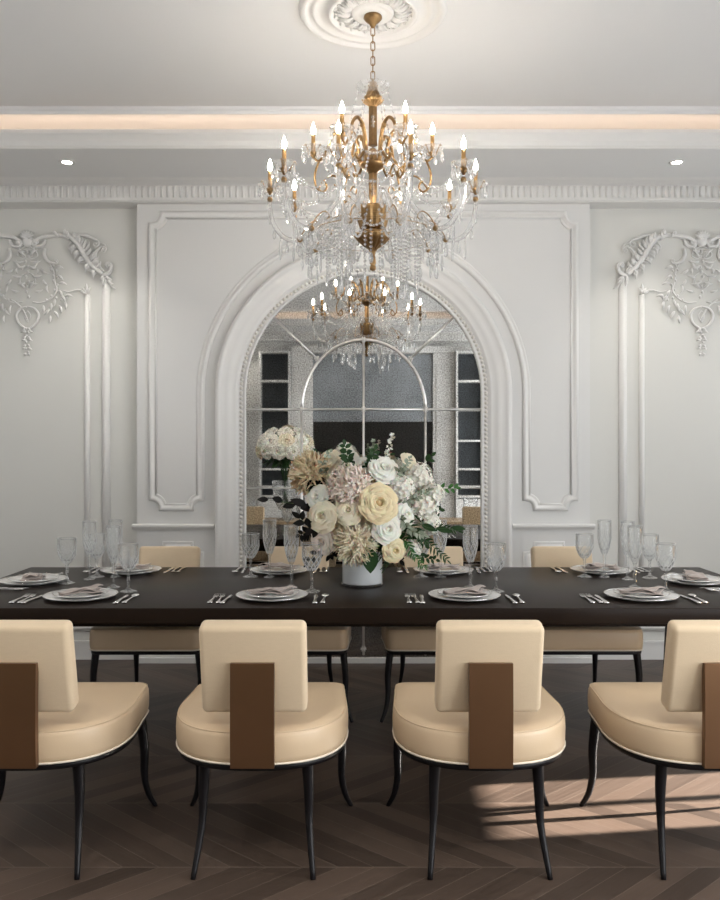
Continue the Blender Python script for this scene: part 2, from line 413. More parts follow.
# architrave round the mirror
RM = .80
U = [(CX-RM, .035)]+[(CX-RM, spring*i/4) for i in (1,2,3)]+[(CX+RM*math.cos(math.radians(a)), spring+RM*math.sin(math.radians(a))) for a in range(180, -1, -4)]+[(CX+RM, spring*i/4) for i in (3,2,1)]+[(CX+RM, .035)]
ARCH = [(.0,0),(.0,.035),(.008,.04),(.014,.028),(.05,.028),(.056,.042),(.07,.046),(.08,.044),(.10,.055),(.13,.062),(.155,.060),(.168,.068),(.178,.074),(.19,.072),(.197,.060),(.205,.052),(.21,.03),(.213,0)]
am = MB().sweep(U, ARCH, False, 'XZ', YC, True)
structure('trim_7', am, 'plaster')
bd = MB(); d = .031; P_ = [Vector((x, 0, z)) for x, z in U]
# beads evenly spaced along the inner band
pts = []
z = .06
while z < spring: pts += [(CX-RM-.032, z), (CX+RM+.032, z)]; z += .03
n = int(PI*(RM+.032)/.03)
for i in range(n+1):
    a = PI*i/n; pts.append((CX+(RM+.032)*math.cos(a), spring+(RM+.032)*math.sin(a)))
for x, z in pts: bd.ball((x, YC-.03, z), .0125, 6, 4)
structure('trim_8', bd, 'frame_plaster')

# ------------------------------------------------------------ arched mirror
mir = empty('arched_mirror', (CX, YC-.012, .035), 0, 'tall arched antiqued mirror with nickel mullions set in the centre wall', 'mirror')
U2 = [(-RM-.004, 0)]+[((RM+.004)*math.cos(math.radians(a)), spring-.035+(RM+.004)*math.sin(math.radians(a))) for a in range(180, -1, -4)]+[(RM+.004, 0)]
mm = MB(); n = len(U2)
mm.add([(x, 0, z) for x, z in U2]+[(x, .01, z) for x, z in U2], [list(range(n)), list(range(n, 2*n))[::-1]]+[[i, (i+1) % n, n+(i+1) % n, n+i] for i in range(n)], False)
mm.build('mirror_glass', 'mirror', mir)
def mp(x, y): return Vector((px(x)-CX, -.006, pz(y)-.035))
zH = pz(409.5)-.035; rI = (424-300.5)/2/K
def bar(a, b, r=.0115): MB().tube([a, b], r, 6, flat=.8).build('mullion', 'mullion', mir)
bar(Vector((0, -.006, pz(340)-.035)), Vector((0,-.006,.02)))
for sx in (-1, 1): bar(Vector((sx*rI,-.006,zH)), Vector((sx*rI,-.006,.02)))
bar(Vector((-RM,-.006,zH)), Vector((RM,-.006,zH)))
bar(Vector((-RM,-.006,pz(488)-.035)), Vector((RM,-.006,pz(488)-.035)), .007)
az = (pz(340)-.035-zH)/rI
MB().tube([(rI*math.cos(math.radians(a)), -.006, zH+az*rI*math.sin(math.radians(a))) for a in range(0,181,6)], .011, 6, flat=.8, up=(0,1,0)).build('arched_mullion', 'mullion', mir)
for sx in (-1, 1):
    a = mp(317,359); b = mp(274,318)
    a.x = sx*abs(a.x); b.x = sx*abs(b.x); bar(a, b)
def rosette(p):
    m_ = MB(); m_.ball(p+Vector((0,-.008,0)), .009, 8, 5)
    for k in range(6):
        an = k*PI/3; m_.ball(p+Vector((.014*math.cos(an), -.005, .014*math.sin(an))), .0065, 6, 4)
    m_.build('rosette', 'mullion', mir)
q = mp(317,359)
for p in [(0,zH),(-rI,zH),(rI,zH),(0,pz(340)-.035),(-abs(q.x),q.z),(abs(q.x),q.z),(0,.06)]:
    rosette(Vector((p[0], -.008, p[1])))

# ------------------------------------------------------------ side wall panels and rococo plaster
KB = 830/YB
def bx_(x): return (x-360)/KB
def bz_(y): return 1.45+(450-y)/KB
SMALL = [(-.018,0),(-.018,.01),(-.008,.02),(0,.024),(.01,.02),(.018,.01),(.018,0)]
BIG = [(-.027,0),(-.027,.012),(-.015,.018),(-.006,.03),(.006,.03),(.015,.018),(.027,.012),(.027,0)]
for side in (0, 1):
    f = (lambda x: bx_(x)) if side == 0 else (lambda x: bx_(729-x))
    pm = MB()
    for x in (106.5, -50.5):
        pm.sweep([(f(x), bz_(278)), (f(x), .22)], BIG, False, 'XZ', YB, True)
    for x in (87.5, -31.5):
        pm.sweep([(f(x), bz_(295)), (f(x), .32)], SMALL, False, 'XZ', YB, True)
    a, b = sorted((f(106.5), f(-50.5))); pm.sweep([(a-.027,.22),(b+.027,.22)], BIG, False, 'XZ', YB, True)
    a, b = sorted((f(87.5), f(-31.5))); pm.sweep([(a,.32),(b,.32)], SMALL, False, 'XZ', YB, True)
    structure('trim_%d' % (9+side), pm, 'plaster')
    m_ = MB()
    def P3(x, y, d=.012): return Vector((f(x), YB-d, bz_(y)))
    def scroll(ctrl, r0, r1, d=.012, curl=0, cs=1, rm=None, n=5):
        c = [P3(x, y, d) for x, y in ctrl]; s_ = spline(c, n); N = len(s_)
        rm = rm or max(r0, r1)
        rad = [ (r0+(rm-r0)*math.sin(PI*min(i/N*1.2,1))) if i < N*.5 else rm+(r1-rm)*((i-N*.5)/(N*.5)) for i in range(N)]
        if curl:
            t = (s_[-1]-s_[-2]).normalized(); e = s_[-1]; ang = math.atan2(t.z, t.x); R = curl/KB
            sg = cs*(1 if side == 0 else -1)
            cen = e+Vector((-math.sin(ang)*sg, 0, math.cos(ang)*sg))*R
            a0 = math.atan2((e-cen).z, (e-cen).x)
            for k in range(1, 15):
                rr = R*(1-k/17); an = a0+sg*k*.5
                s_.append(cen+Vector((rr*math.cos(an), -.004*k/14, rr*math.sin(an)))); rad.append(max(r1*(1-k/24), .002))
            s_rad = rad
        m_.tube(s_, rad, 7, up=(0,1,0))
        if curl: m_.ball(s_[-1], r1*1.25, 7, 5)
    def leaf(x, y, ang, L, W, d=.010, bend=0):
        """a small raised acanthus lobe, ang in degrees in photo sense (0 = outwards, 90 = up)"""
        an = math.radians(ang); c = []; rad = []
        for k in range(6):
            t = k/5; aa = an+bend*t
            c.append(P3(x+L*t*math.cos(aa), y-L*t*math.sin(aa), d+.010*math.sin(PI*t))); rad.append(max(.0012, W/KB*math.sin(PI*min(.12+t*.88, .99))))
        m_.tube(c, rad, 6, flat=.55, up=(0,1,0))
    for g in (1, -1):                                    # both halves about the cartouche axis
        X = (lambda x: x) if g == 1 else (lambda x: 56-x)
        def SC_(ctrl, *a, **k):
            cs = k.pop('cs', 1)*g
            scroll([(X(x), y) for x, y in ctrl], *a, cs=cs, **k)
        def LF(x, y, ang, L, W, **k):
            b = k.pop('bend', 0)*g
            leaf(X(x), y, ang if g == 1 else 180-ang, L, W, bend=b, **k)
        SC_([(34,243),(42,238),(52,236.5),(62,235.5),(70,239)], .012, .015, d=.014)
        SC_([(46,240),(43,246),(37,247)], .010, .012, curl=4, cs=-1)
        SC_([(62,235),(72,238),(80,246),(86,257),(94,267),(103,275)], .010, .016, d=.018, rm=.022)
        SC_([(103,277),(110,273),(112,267)], .014, .010, d=.02, curl=3.5, cs=1)
        SC_([(74,238),(84,236),(93,239),(98,241)], .006, .006, d=.02, curl=4, cs=-1, rm=.012)
        SC_([(104,272),(97,263),(96,254),(101,248)], .008, .006, d=.018, curl=4, cs=-1, rm=.013)
        SC_([(97,243),(104,244),(107,248)], .005, .005, d=.014, curl=2.5, cs=-1)
        SC_([(88,262),(82,263),(78,260)], .006, .005, d=.016, curl=2.5, cs=-1)
        SC_([(94,268),(92,271)], .006, .006, d=.016, curl=2, cs=-1)
        SC_([(72,242),(69,247)], .005, .005, d=.012, curl=2, cs=1)
        SC_([(111,279),(111,286),(116,289)], .007, .003, d=.012)
        for (x, y, a, L) in [(76,240,70,7),(80,244,60,8),(84,249,40,9),(88,256,30,8),(91,261,20,8),(96,266,35,7),
                             (76,246,215,7),(80,252,205,7),(84,258,200,7),(90,265,215,7),(96,271,225,6),(66,236,60,6),(58,236,120,5),(107,277,300,7),(104,277,250,7)]:
            LF(x, y, a, L, 1.9, d=.030, bend=.5); LF(x+1.5, y+2.5, a-25, L*1.15, 1.5, d=.026, bend=.8)
        # inner moulding top: small flame of leaves and a sagging thread
        SC_([(87.5,296),(84,292),(78,290),(70,292),(63,291)], .006, .002, d=.006)
        for a in (60, 90, 125, 160): LF(87.5, 294, a, 10 if a == 90 else 7, 1.6, d=.014)
        # cartouche side
        SC_([(46,249),(45,256),(49,262),(56,264)], .009, .006, d=.014, curl=2.5, cs=1, rm=.013)
        SC_([(50,264),(54,272),(55,282),(57,290),(52,298),(42,303),(33,302)], .004, .004, d=.008, rm=.007)
        for k, (x, y) in enumerate([(54,266),(52,270),(57,271),(54,276),(58,278),(54,281),(58,285),(55,290),(59,292),(52,296),(57,298),(47,300),(62,300),(67,298)]):
            m_.ball(P3(X(x), y, .012), .0095-.0003*(k % 4), 6, 4)
        for (x, y, a) in [(57,268,20),(58,276,-10),(60,284,20),(60,291,-40),(62,296,-30),(66,302,-60),(56,300,-80),(52,304,-70),(50,309,-100),(51,316,-70),(60,306,-45),(55,312,-30),(44,306,-60),(66,297,30)]:
            LF(x, y, a, 8, 1.5, d=.016, bend=-.5)
        for (x, y, a, L) in [(30,252,-20,9),(31,256,30,10),(31,262,-30,11),(30,266,-50,9),(32,270,20,12),(34,277,-25,9),(30,283,-40,9),(30,288,20,8),(38,274,60,6),(42,270,-60,9),(44,280,-80,8),(36,292,-20,8),(48,286,-110,8)]:
            LF(x, y, a, L, 1.3, d=.015, bend=.6)
        SC_([(28,246),(35,250),(38,256),(33,259)], .005, .004, d=.010, curl=2.5, cs=-1)
        SC_([(28,272),(34,276),(36,284),(32,288)], .004, .003, d=.008, curl=2.5, cs=-1)
        # ring below and the hanging drop
        SC_([(12,300),(18,304),(24,311),(29,322)], .004, .006, d=.010) if g == 1 else None
        SC_([(28,307),(35,309),(39,315),(37,323),(31,328),(28,329)], .006, .006, d=.012, rm=.010)
        SC_([(28,311),(31,316),(28,323)], .003, .003, d=.008)
        for k in range(7):
            y = 328+k*4.2; LF(29, y, -35+ (k % 2)*60, 6-k*.4, 1.2, d=.012, bend=-.6)
    m_.ball(P3(28,241.5,.01), .042, 14, 8, (1,.55,.95)); 
    for k in range(7): leaf(28, 240, 30+k*20, 9, 1.5, d=.022)
    for k in range(9): m_.ball(P3(28+(1.2 if k % 2 else -1.2), 329+k*3.3, .012), .012-.0007*k, 7, 5)
    for k in range(10): m_.ball(P3(28+1.5*math.sin(k*2.3), 252+k*5, .01), .010, 6, 4, (1,.7,1.3))
    o = m_.build('plaster_ornament', 'plaster')
    tag(o, ('rococo plaster scrollwork crowning the %s wall panel' % ('left hand', 'right hand')[side]), 'wall ornament', 'rococo plaster ornaments')

# ------------------------------------------------------------ ceiling medallion and downlights
CHX, CHY = .06, 3.875
med = MB(); T = Matrix.Translation((CHX, CHY, H2))
med.lathe([(.345,0),(.345,-.008),(.335,-.02),(.322,-.024),(.312,-.016),(.305,-.008),(.288,-.008),(.283,-.014),(.27,-.014),(.262,-.006),(.215,-.006),(.21,-.022),(.20,-.028),(.19,-.022),(.186,-.006),(.10,-.006),(.096,-.02),(.085,-.026),(.074,-.018),(.06,-.018),(.05,-.026),(0,-.026)], 64, T, cap=False)
for k in range(16):
    a = k*PI/8
    R = T @ Matrix.Rotation(a, 4, 'Z')
    for t, rr, w_ in ((0,1,.010),(.3,.85,.007),(-.3,.85,.007),(.5,.6,.006),(-.5,.6,.006)):
        med.tube([(.10+.082*rr*u, .07*t*u*rr+ .012*t, -.007-.016*math.sin(PI*min(u*1.1,1))) for u in (0,.25,.5,.75,1)], [.006,w_*.9,w_,w_*.8,.003], 6, R, flat=.6, up=(0,0,1))
    R2 = T @ Matrix.Rotation(a+PI/16, 4, 'Z')
    med.ball((.182,0,-.010), .008, 8, 5, mtx=R2)
tag(med.build('ceiling_medallion', 'plaster'), 'round white plaster ceiling medallion with a ring of acanthus leaves', 'ceiling medallion')
dl = empty('recessed_downlight', (0,0,0), 0, 'x', 'ceiling light', 'recessed downlights')
MB().lathe([(.030,.004),(.030,-.002),(.036,-.006),(.047,-.005),(.050,0),(.050,.004)], 24, cap=False).build('trim_ring', 'plaster', dl)
MB().lathe([(0,.0),(.030,.0),(.030,.003),(0,.003)], 20, cap=False).build('lamp', 'spotlamp', dl)
spots = [((67-360)/830*5.23*1.0, 5.23, 'recessed downlight in the soffit above the left wall ornament'), ((677-360)/830*5.23, 5.23, 'recessed downlight in the soffit above the right wall ornament'),
         (-1.7, -1.2, 'recessed downlight behind the camera near the left shelves'), (2.1, -1.2, 'recessed downlight behind the camera near the right shelves')]
for i, (x, y, lb) in enumerate(spots):
    if i == 0: dl.location = (x, y, H1-.001); dl['label'] = lb; o = dl
    else: o = dup(dl, (x, y, H1-.001), 0, lb)
    l_ = light('downlight_or_fill_beam', 'SPOT', (x, y, H1-.02), (0,0,0), 18, (1,.95,.88)); l_.data.spot_size = math.radians(95); l_.data.spot_blend = .8; l_.data.shadow_soft_size = .03
# unseen fill downlights added in the upper ceiling to brighten the near side
for x, y, pw in ((-2.2,1.0,75),(-.9,.8,75),(.9,.8,75),(2.0,1.0,75),(-2.6,3.0,26),(2.3,3.0,22)):
    dup(dl, (x, y, H2-.001), 0, 'added fill downlight in the upper ceiling, out of view')
    l_ = light('downlight_or_fill_beam', 'SPOT', (x, y, H2-.02), (0,0,0), pw, (1,.95,.88)); l_.data.spot_size = math.radians(105); l_.data.spot_blend = .9; l_.data.shadow_soft_size = .04

# ------------------------------------------------------------ dining table
TX0, TX1, TY0, TY1, TZ = -1.94, 2.0, 3.62, 4.89, .76
tb = empty('dining_table', ((TX0+TX1)/2, (TY0+TY1)/2, 0), 0, 'long rectangular espresso wood dining table laid for ten', 'table')
hx, hy = (TX1-TX0)/2, (TY1-TY0)/2
MB().bbox(-hx, hx, -hy, hy, TZ-.068, TZ, .003, 2).build('tabletop', 'table', tb)
MB().box(-hx+.14, hx-.14, -hy+.14, -hy+.17, TZ-.11, TZ-.068).box(-hx+.14, hx-.14, hy-.17, hy-.14, TZ-.11, TZ-.068).box(-hx+.14, -hx+.17, -hy+.17, hy-.17, TZ-.11, TZ-.068).box(hx-.17, hx-.14, -hy+.17, hy-.17, TZ-.11, TZ-.068).build('apron', 'table', tb)
for sx in (-1, 1):
    for sy in (-1, 1):
        MB().tube([(sx*(hx-.2), sy*(hy-.17), TZ-.068), (sx*(hx-.26), sy*(hy-.17), 0)], [.055,.028], 4, up=(0,1,0), smooth=False).build('leg', 'table', tb)

# ------------------------------------------------------------ chairs
def outline(inset=0, n=12):
    hw = .315-inset; pts = []
    # rear half (superellipse), going from right side round the back to the left side
    for i in range(2*n+1):
        a = PI*i/(2*n); c = math.cos(a); s_ = math.sin(a); e = 2/2.5
        pts.append((hw*math.copysign(abs(c)**e, c), .33-(.33-inset)*abs(s_)**e))
    fy = .615-inset; r = .05
    hf = .300-inset
    pts += [(-hf-.006, min(.45, .615-inset-.062))]
    pts += arc(-hf+r, fy-r, r, 180, 90, 4)
    pts += arc(hf-r, fy-r, r, 90, 0, 4)
    pts += [(hf+.006, min(.45, fy-r-.012))]
    return pts
def stack(m_, levels):
    """levels: (inset, z) loops joined, closed by an n-gon fan at both ends"""
    loops = [outline(i) for i, z in levels]; n = len(loops[0]); vs = []; fs = []
    for lo, (i, z) in zip(loops, levels): vs += [(x, y, z) for x, y in lo]
    for j in range(len(levels)-1):
        for i in range(n):
            k = (i+1) % n; fs.append([j*n+i, j*n+k, (j+1)*n+k, (j+1)*n+i])
    fs += [list(range(n)), [(len(levels)-1)*n+i for i in range(n)][::-1]]
    m_.add(vs, fs)
def make_chair():
    r = empty('dining_chair', (0,0,0), 0, 'x', 'chair', 'cream dining chairs round the table')
    m_ = MB(); stack(m_, [(.012,.386),(.002,.390),(-.001,.41),(-.002,.445),(.0,.478),(.004,.492),(.014,.499),(.05,.503),(.11,.506),(.2,.508)])
    seat = m_.build('seat', 'leather', r)
    MB().tube([(x, y, .4935) for x, y in outline(.005)], .0028, 5, closed=True, up=(0,0,1)).build('seam_piping', 'leather', seat)
    MB().tube([(x, y, .389) for x, y in outline(.001)], .0040, 6, closed=True, up=(0,0,1)).build('lower_piping', 'piping', seat)
    m_ = MB(); stack(m_, [(.02,.362),(.006,.365),(.004,.384),(.02,.387)]); m_.build('seat_frame', 'black', r)
    # tilted upholstered back
    T = Matrix.Translation((0, .085, .505)) @ Matrix.Rotation(math.radians(13), 4, 'X')
    m_ = MB().bbox(-.180, .180, -.038, .038, .052, .372, .020, 5, T); bk = m_.build('backrest', 'fabric', r)
    # bronze splat: follows the seat edge, then leans with the back
    n = 14; vs = []; fs = []
    for k in range(n+1):
        t = k/n; z = .384+(.735-.384)*t
        yb = -.012-.004*math.sin(PI*t)
        for (x, y) in ((-.0735, yb-.012), (.0735, yb-.012), (.0735, yb+.014), (-.0735, yb+.014)): vs.append((x, y, z))
    for k in range(n):
        for i in range(4): fs.append([4*k+i, 4*k+(i+1) % 4, 4*k+4+(i+1) % 4, 4*k+4+i])
    fs += [[3,2,1,0],[4*n,4*n+1,4*n+2,4*n+3]]
    MB().add(vs, fs, False).build('splat', 'bronze', r)
    for sx in (-1, 1):
        c = spline([(sx*.178,.085,.37),(sx*.183,.085,.26),(sx*.186,.07,.15),(sx*.203,.0,.0)], 5)
        MB().tube(c, [.022-.013*i/(len(c)-1) for i in range(len(c))], 8, up=(0,1,0)).build('leg', 'black', r)
        c = spline([(sx*.275,.545,.37),(sx*.288,.55,.24),(sx*.287,.553,.14),(sx*.300,.565,.06),(sx*.325,.585,.0)], 5)
        MB().tube(c, [.021-.012*i/(len(c)-1) for i in range(len(c))], 8, up=(0,1,0)).build('leg', 'black', r)
    return r
ch = make_chair()
where = ['at the left edge of the photo', 'left of centre', 'right of centre', 'at the right edge of the photo']
CXS = [-1.158, -.361, .439, 1.227]
for i, x in enumerate(CXS):
    lb = 'near cream chair with bronze back plate ' + where[i]
    if i == 0: ch.location = (x, 2.80, 0); ch['label'] = lb
    else: dup(ch, (x, 2.80, 0), 0, lb)
w2 = ['leftmost of the far row', 'second from left of the far row', 'third from left of the far row', 'rightmost of the far row']
for i, x in enumerate([-1.143, -.366, .437, 1.21]):
    dup(ch, (x, 5.005, 0), PI, 'cream chair across the table, ' + w2[i])

# ------------------------------------------------------------ place settings
def make_charger():
    r = empty('charger_plate', (0,0,0), 0, 'x', 'plate', 'white charger plates')
    MB().lathe([(0,.004),(.10,.004),(.115,.006),(.165,.014),(.168,.017),(.165,.018),(.118,.011),(.10,.009),(0,.009)], 48, cap=False).build('plate', 'china', r)
    MB().lathe([(.166,.0165),(.1685,.0165),(.1685,.0195),(.166,.0195),(.166,.0165)], 48, cap=False).build('silver_rim', 'silver_rim', r)
    MB().lathe([(.085,.0),(.092,.0),(.092,.005),(.085,.005),(.085,.0)], 32, cap=False).build('foot_ring', 'china', r)
    return r
def make_plate():
    r = empty('dinner_plate', (0,0,0), 0, 'x', 'plate', 'white dinner plates')
    MB().lathe([(0,.0),(.07,.0),(.08,.002),(.122,.013),(.124,.015),(.121,.016),(.08,.006),(0,.005)], 40, cap=False).build('plate', 'china', r)
    MB().lathe([(.1215,.0145),(.1245,.0145),(.1245,.017),(.1215,.017),(.1215,.0145)], 40, cap=False).build('silver_rim', 'silver_rim', r)
    return r
def make_napkin():
    m_ = MB(); n = 14
    for lay in range(3):
        vs = []; fs = []
        for i in range(n+1):
            for j in range(n+1):
                u = i/n-.5; v = j/n-.5
                x = u*.19*(1-.08*lay)+v*.03*lay; y = v*.10*(1-.1*lay)
                z = .010+.007*lay+.006*math.sin(u*9+lay*1.3+v*4)*(.4+abs(u))+.010*max(0, .5-abs(v)*1.6)
                z += .012*math.exp(-((u-.15*lay)/.2)**2)
                vs.append((x, y, z))
        for s_ in (0, .004): pass
        for i in range(n):
            for j in range(n): a = i*(n+1)+j; fs.append([a, a+1, a+n+2, a+n+1])
        m_.add(vs, fs)
    o = m_.build('napkin', 'napkin'); tag(o, 'x', 'napkin', 'folded taupe napkins')
    s_ = o.modifiers.new('s', 'SOLIDIFY'); s_.thickness = .003; s_.offset = 1
    return o
def facet(i, j): return 1.0
def make_goblet(name, H, R, bowl0, cat, group):
    r = empty(name, (0,0,0), 0, 'x', cat, group); n = 28
    # foot and stem
    MB().lathe([(0,.0),(R*.86,.0),(R*.86,.003),(R*.5,.008),(R*.2,.016),(.0065,.03),(.005,.045),(.009,bowl0*.55),(.0062,bowl0*.7),(.0075,bowl0*.92),(.012,bowl0)], 16, cap=False, smooth=False).build('stem', 'glass', r)
    out = []; N = 14
    for k in range(N+1):
        t = k/N; z = bowl0+(H-bowl0)*t
        rr = R*(.28+.72*math.sin(min(1, t*1.75)*PI/2)**.8) if t < .6 else R*(1+.02*math.sin((t-.6)*4))
        if k == 0: rr = .012
        out.append((rr, z))
    inn = [(max(.002, a-.0022), b) for a, b in out[2:]][::-1]+[(.001, bowl0+.018)]
    prof = out+inn
    MB().lathe(prof, n, cap=False).build('bowl', 'cut_bowl', r)
    m_ = MB()
    def rad_at(z):
        for (r0, z0), (r1, z1) in zip(out, out[1:]):
            if z0 <= z <= z1: return r0+(r1-r0)*(z-z0)/(z1-z0)
        return out[-1][0]
    zt_ = bowl0+(H-bowl0)*.58
    for k in range(10):
        for sg in (1, -1):
            P = []
            for q in range(9):
                t = q/8; z = bowl0+.004+(zt_-bowl0-.004)*t; a_ = 2*PI*k/10+sg*t*1.25; rr = rad_at(z)+.0006; P.append((rr*math.cos(a_), rr*math.sin(a_), z))
            m_.tube(P, .0015, 4, smooth=False)
    for k in range(20):
        a_ = 2*PI*k/20; P = []
        for q in range(4):
            z = zt_+(H-bowl0)*.17*q/3; rr = rad_at(z)+.0004; P.append((rr*math.cos(a_), rr*math.sin(a_), z))
        m_.tube(P, [.0012,.0012,.001,.0006], 4, smooth=False)
    m_.build('cut_pattern', 'cuts', r)
    MB().tube([(out[-1][0]*math.cos(2*PI*i/32), out[-1][0]*math.sin(2*PI*i/32), H) for i in range(32)], .0011, 5, closed=True, up=(0,0,1)).build('rim', 'cuts', r)
    return r
def make_fork(name='fork'):
    m_ = MB(); c = [(0,-.10,.004),(0,-.06,.006),(0,-.01,.007),(0,.035,.006)]
    m_.tube(spline(c,4), [.0125,.0125,.0118,.0105,.009,.008,.0068,.0058,.0052,.005,.005,.0055,.006], 8, flat=.45, up=(0,0,1))
    m_.tube(spline([(0,.033,.006),(0,.045,.004),(0,.06,.004)],3), [.005,.009,.012,.013,.012,.0125,.012], 8, flat=.2, up=(0,0,1))
    for k in range(4): m_.tube([(-.0096+.0064*k,.056,.004),(-.0096+.0064*k,.08,.006),(-.0096+.0064*k,.098,.011)], [.0022,.002,.0012], 5)
    return tag(m_.build(name, 'cutlery'), 'x', 'cutlery')
def make_knife():
    m_ = MB(); m_.tube(spline([(0,-.115,.005),(0,-.07,.006),(0,.0,.006)],4), [.0125,.0122,.0118,.011,.010,.009,.0085,.008,.008], 8, flat=.45, up=(0,0,1))
    m_.tube(spline([(0,-.002,.006),(.001,.05,.005),(0,.105,.005)],4), [.006,.008,.0095,.0105,.011,.0108,.010,.007,.002], 8, flat=.14, up=(0,0,1))
    return tag(m_.build('knife', 'cutlery'), 'x', 'cutlery')
def make_spoon():
    m_ = MB(); c = [(0,-.10,.004),(0,-.06,.006),(0,-.01,.007),(0,.045,.006)]
    m_.tube(spline(c,4), [.0125,.0125,.0118,.0105,.009,.008,.0068,.0058,.0052,.005,.005,.0055,.006], 8, flat=.45, up=(0,0,1))
    m_.ball((0,.07,.008), .0185, 12, 8, (1,1.5,.35))
    return tag(m_.build('spoon', 'cutlery'), 'x', 'cutlery')
P_CH, P_PL, P_NA = make_charger(), make_plate(), make_napkin()
P_GO = make_goblet('goblet', .235, .047, .10, 'glass', 'cut crystal goblets')
P_FL = make_goblet('champagne_flute', .31, .036, .125, 'glass', 'tall cut crystal flutes')
P_FO, P_KN, P_SP = make_fork(), make_knife(), make_spoon()
used = set()
def put(proto, x, y, z, rz, label):
    if proto.name not in used:
        used.add(proto.name); o = proto; o.location = (x,y,z); o.rotation_euler = (0,0,rz); o['label'] = label; return o
    o = copy_tree(proto); o.location = (x,y,z); o.rotation_euler = (0,0,rz); o['label'] = label; return o
def setting(x, y, rz, who, gob, flu, nrot):
    ca, sa = math.cos(rz), math.sin(rz)
    def W(a, b): return x+a*ca-b*sa, y+a*sa+b*ca
    e = .0005
    put(P_CH, x, y, TZ+e, rz, 'white charger plate with a silver rim '+who)
    put(P_PL, x, y, TZ+.0100+e, rz, 'smaller white plate stacked on the charger '+who)
    put(P_NA, x, y, TZ+.0125, rz+nrot, 'folded taupe napkin on the plates '+who)
    for k, (pr, a, nm) in enumerate([(P_FO,-.265,'outer silver fork'),(P_FO,-.232,'middle silver fork'),(P_KN,-.202,'inner silver knife'),(P_KN,.205,'inner silver knife'),(P_SP,.245,'outer silver spoon')]):
        X_, Y_ = W(a, -.045); o = put(pr, X_, Y_, TZ+.0005, rz+(0,.06,-.04,.03,-.03)[k], '%s, %s of plate, %s' % (nm, 'left' if a < 0 else 'right', who.replace('at the ', '')))
        o['group'] = 'polished cutlery at the place settings'
    gx, gy = gob; put(P_GO, gx, gy, TZ+.0005, rz, 'shorter cut crystal goblet '+who)
    gx, gy = flu; put(P_FL, gx, gy, TZ+.0005, rz, 'tall slim crystal flute '+who)
near = ['at the leftmost near place', 'at the near place left of the flowers', 'at the near place right of the flowers', 'at the rightmost near place']
far = ['at the leftmost far side place', 'at the far side place left of the flowers', 'at the far side place right of the flowers', 'at the rightmost far side place']
for i, x in enumerate([-1.302, -.41, .487, 1.312]):
    setting(x, 3.872, 0, near[i], (x+.175, 4.04), (x+.066, 4.16), (.5,-.15,.1,-.3)[i])
for i, x in enumerate([-1.29, -.455, .470, 1.36]):
    setting(x, 4.685, PI, far[i], (x-.14, 4.51), (x-.035, 4.50), (.3,-.2,.15,.1)[i])
setting(-1.70, 4.32, -PI/2, 'at the left head of the table', (-1.515, 4.29), (-1.44, 4.42), .2)
setting(1.745, 4.32, PI/2, 'at the right head of the table', (1.56, 4.47), (1.425, 4.42), -.2)

# ------------------------------------------------------------ flowers
def orient(loc, d, spin=0, s=1):
    q = Vector(d).normalized().to_track_quat('Z', 'Y')
    return Matrix.Translation(loc) @ q.to_matrix().to_4x4() @ Matrix.Rotation(spin, 4, 'Z') @ Matrix.Diagonal((s,s,s,1))
def rose_mesh(seed=0, layers=6, open_=1.0):
    """rose of radius 1 facing +Z"""
    rd = random.Random(seed); m_ = MB()
    m_.ball((0,0,.18), .17, 10, 6, (1,1,1.7))
    for L in range(layers):
        t = (L+1)/layers; np_ = 3+int(L*.55); base = .06+.10*t
        top = .22+.78*t*open_; hgt = .62-.38*t*t
        for k in range(np_):
            a0 = 2*PI*(k+.5*(L % 2)+rd.uniform(-.12,.12)+L*.23)/np_; wd = (2*PI/np_)*.72
            vs = []; nu, nv = 6, 5; fs = []
            wob = rd.uniform(-.07,.07); rf_ = rd.uniform(0,6.28)
            for j in range(nv+1):
                v = j/nv
                for i in range(nu+1):
                    u = i/nu*2-1
                    a = a0+u*wd*(.55+.45*math.sin(PI*min(v*.75+.1,1)))
                    r = base+(top-base)*(v**.75)
                    if v > .75: r += .10*t*(v-.75)*4*(1-abs(u)*.3)
                    r *= 1-.07*(1-u*u)*(1-t)-.02*abs(u)
                    z = -.25*t+ (hgt+.25*t)*math.sin(v*PI*.56)**.9 - (.10*u*u*v) + wob*v
                    if v > .8: z += -.05*t+.035*math.sin(u*7+rf_)*t; r += .03*math.sin(u*5+rf_)*t
                    vs.append((r*math.cos(a), r*math.sin(a), z))
            for j in range(nv):
                for i in range(nu): q = j*(nu+1)+i; fs.append([q, q+1, q+nu+2, q+nu+1])
            m_.add(vs, fs)
    return m_
def mum_mesh(seed, n=150, pl=.42, curl=.3, w0=.13):
    """dense globe of narrow petals, radius 1"""
    rd = random.Random(seed); m_ = MB(); m_.ball((0,0,0), .96-pl*.9, 12, 8)
    for k in range(n):
        z = 1-1.55*(k+.5)/n; ph = k*2.39996; r = math.sqrt(max(0,1-z*z))
        d = Vector((r*math.cos(ph), r*math.sin(ph), z)); T = orient(d*(.92-pl*.8), d+Vector((rd.uniform(-.3,.3),rd.uniform(-.3,.3),rd.uniform(-.3,.3))), rd.uniform(0,6.28))
        w_ = w0*(.8+.4*rd.random()); vs = []; fs = []
        for j in range(4):
            t = j/3; ww = w_*math.sin(PI*(.2+.7*t)); 
            for i in (-1,0,1): vs.append((i*ww, curl*t*t*.5+(.03*abs(i)), pl*t*(1 if abs(i) else .97)))
        for j in range(3):
            for i in range(2): q = j*3+i; fs.append([q,q+1,q+4,q+3])
        m_.add(vs, fs, True, T)
    return m_
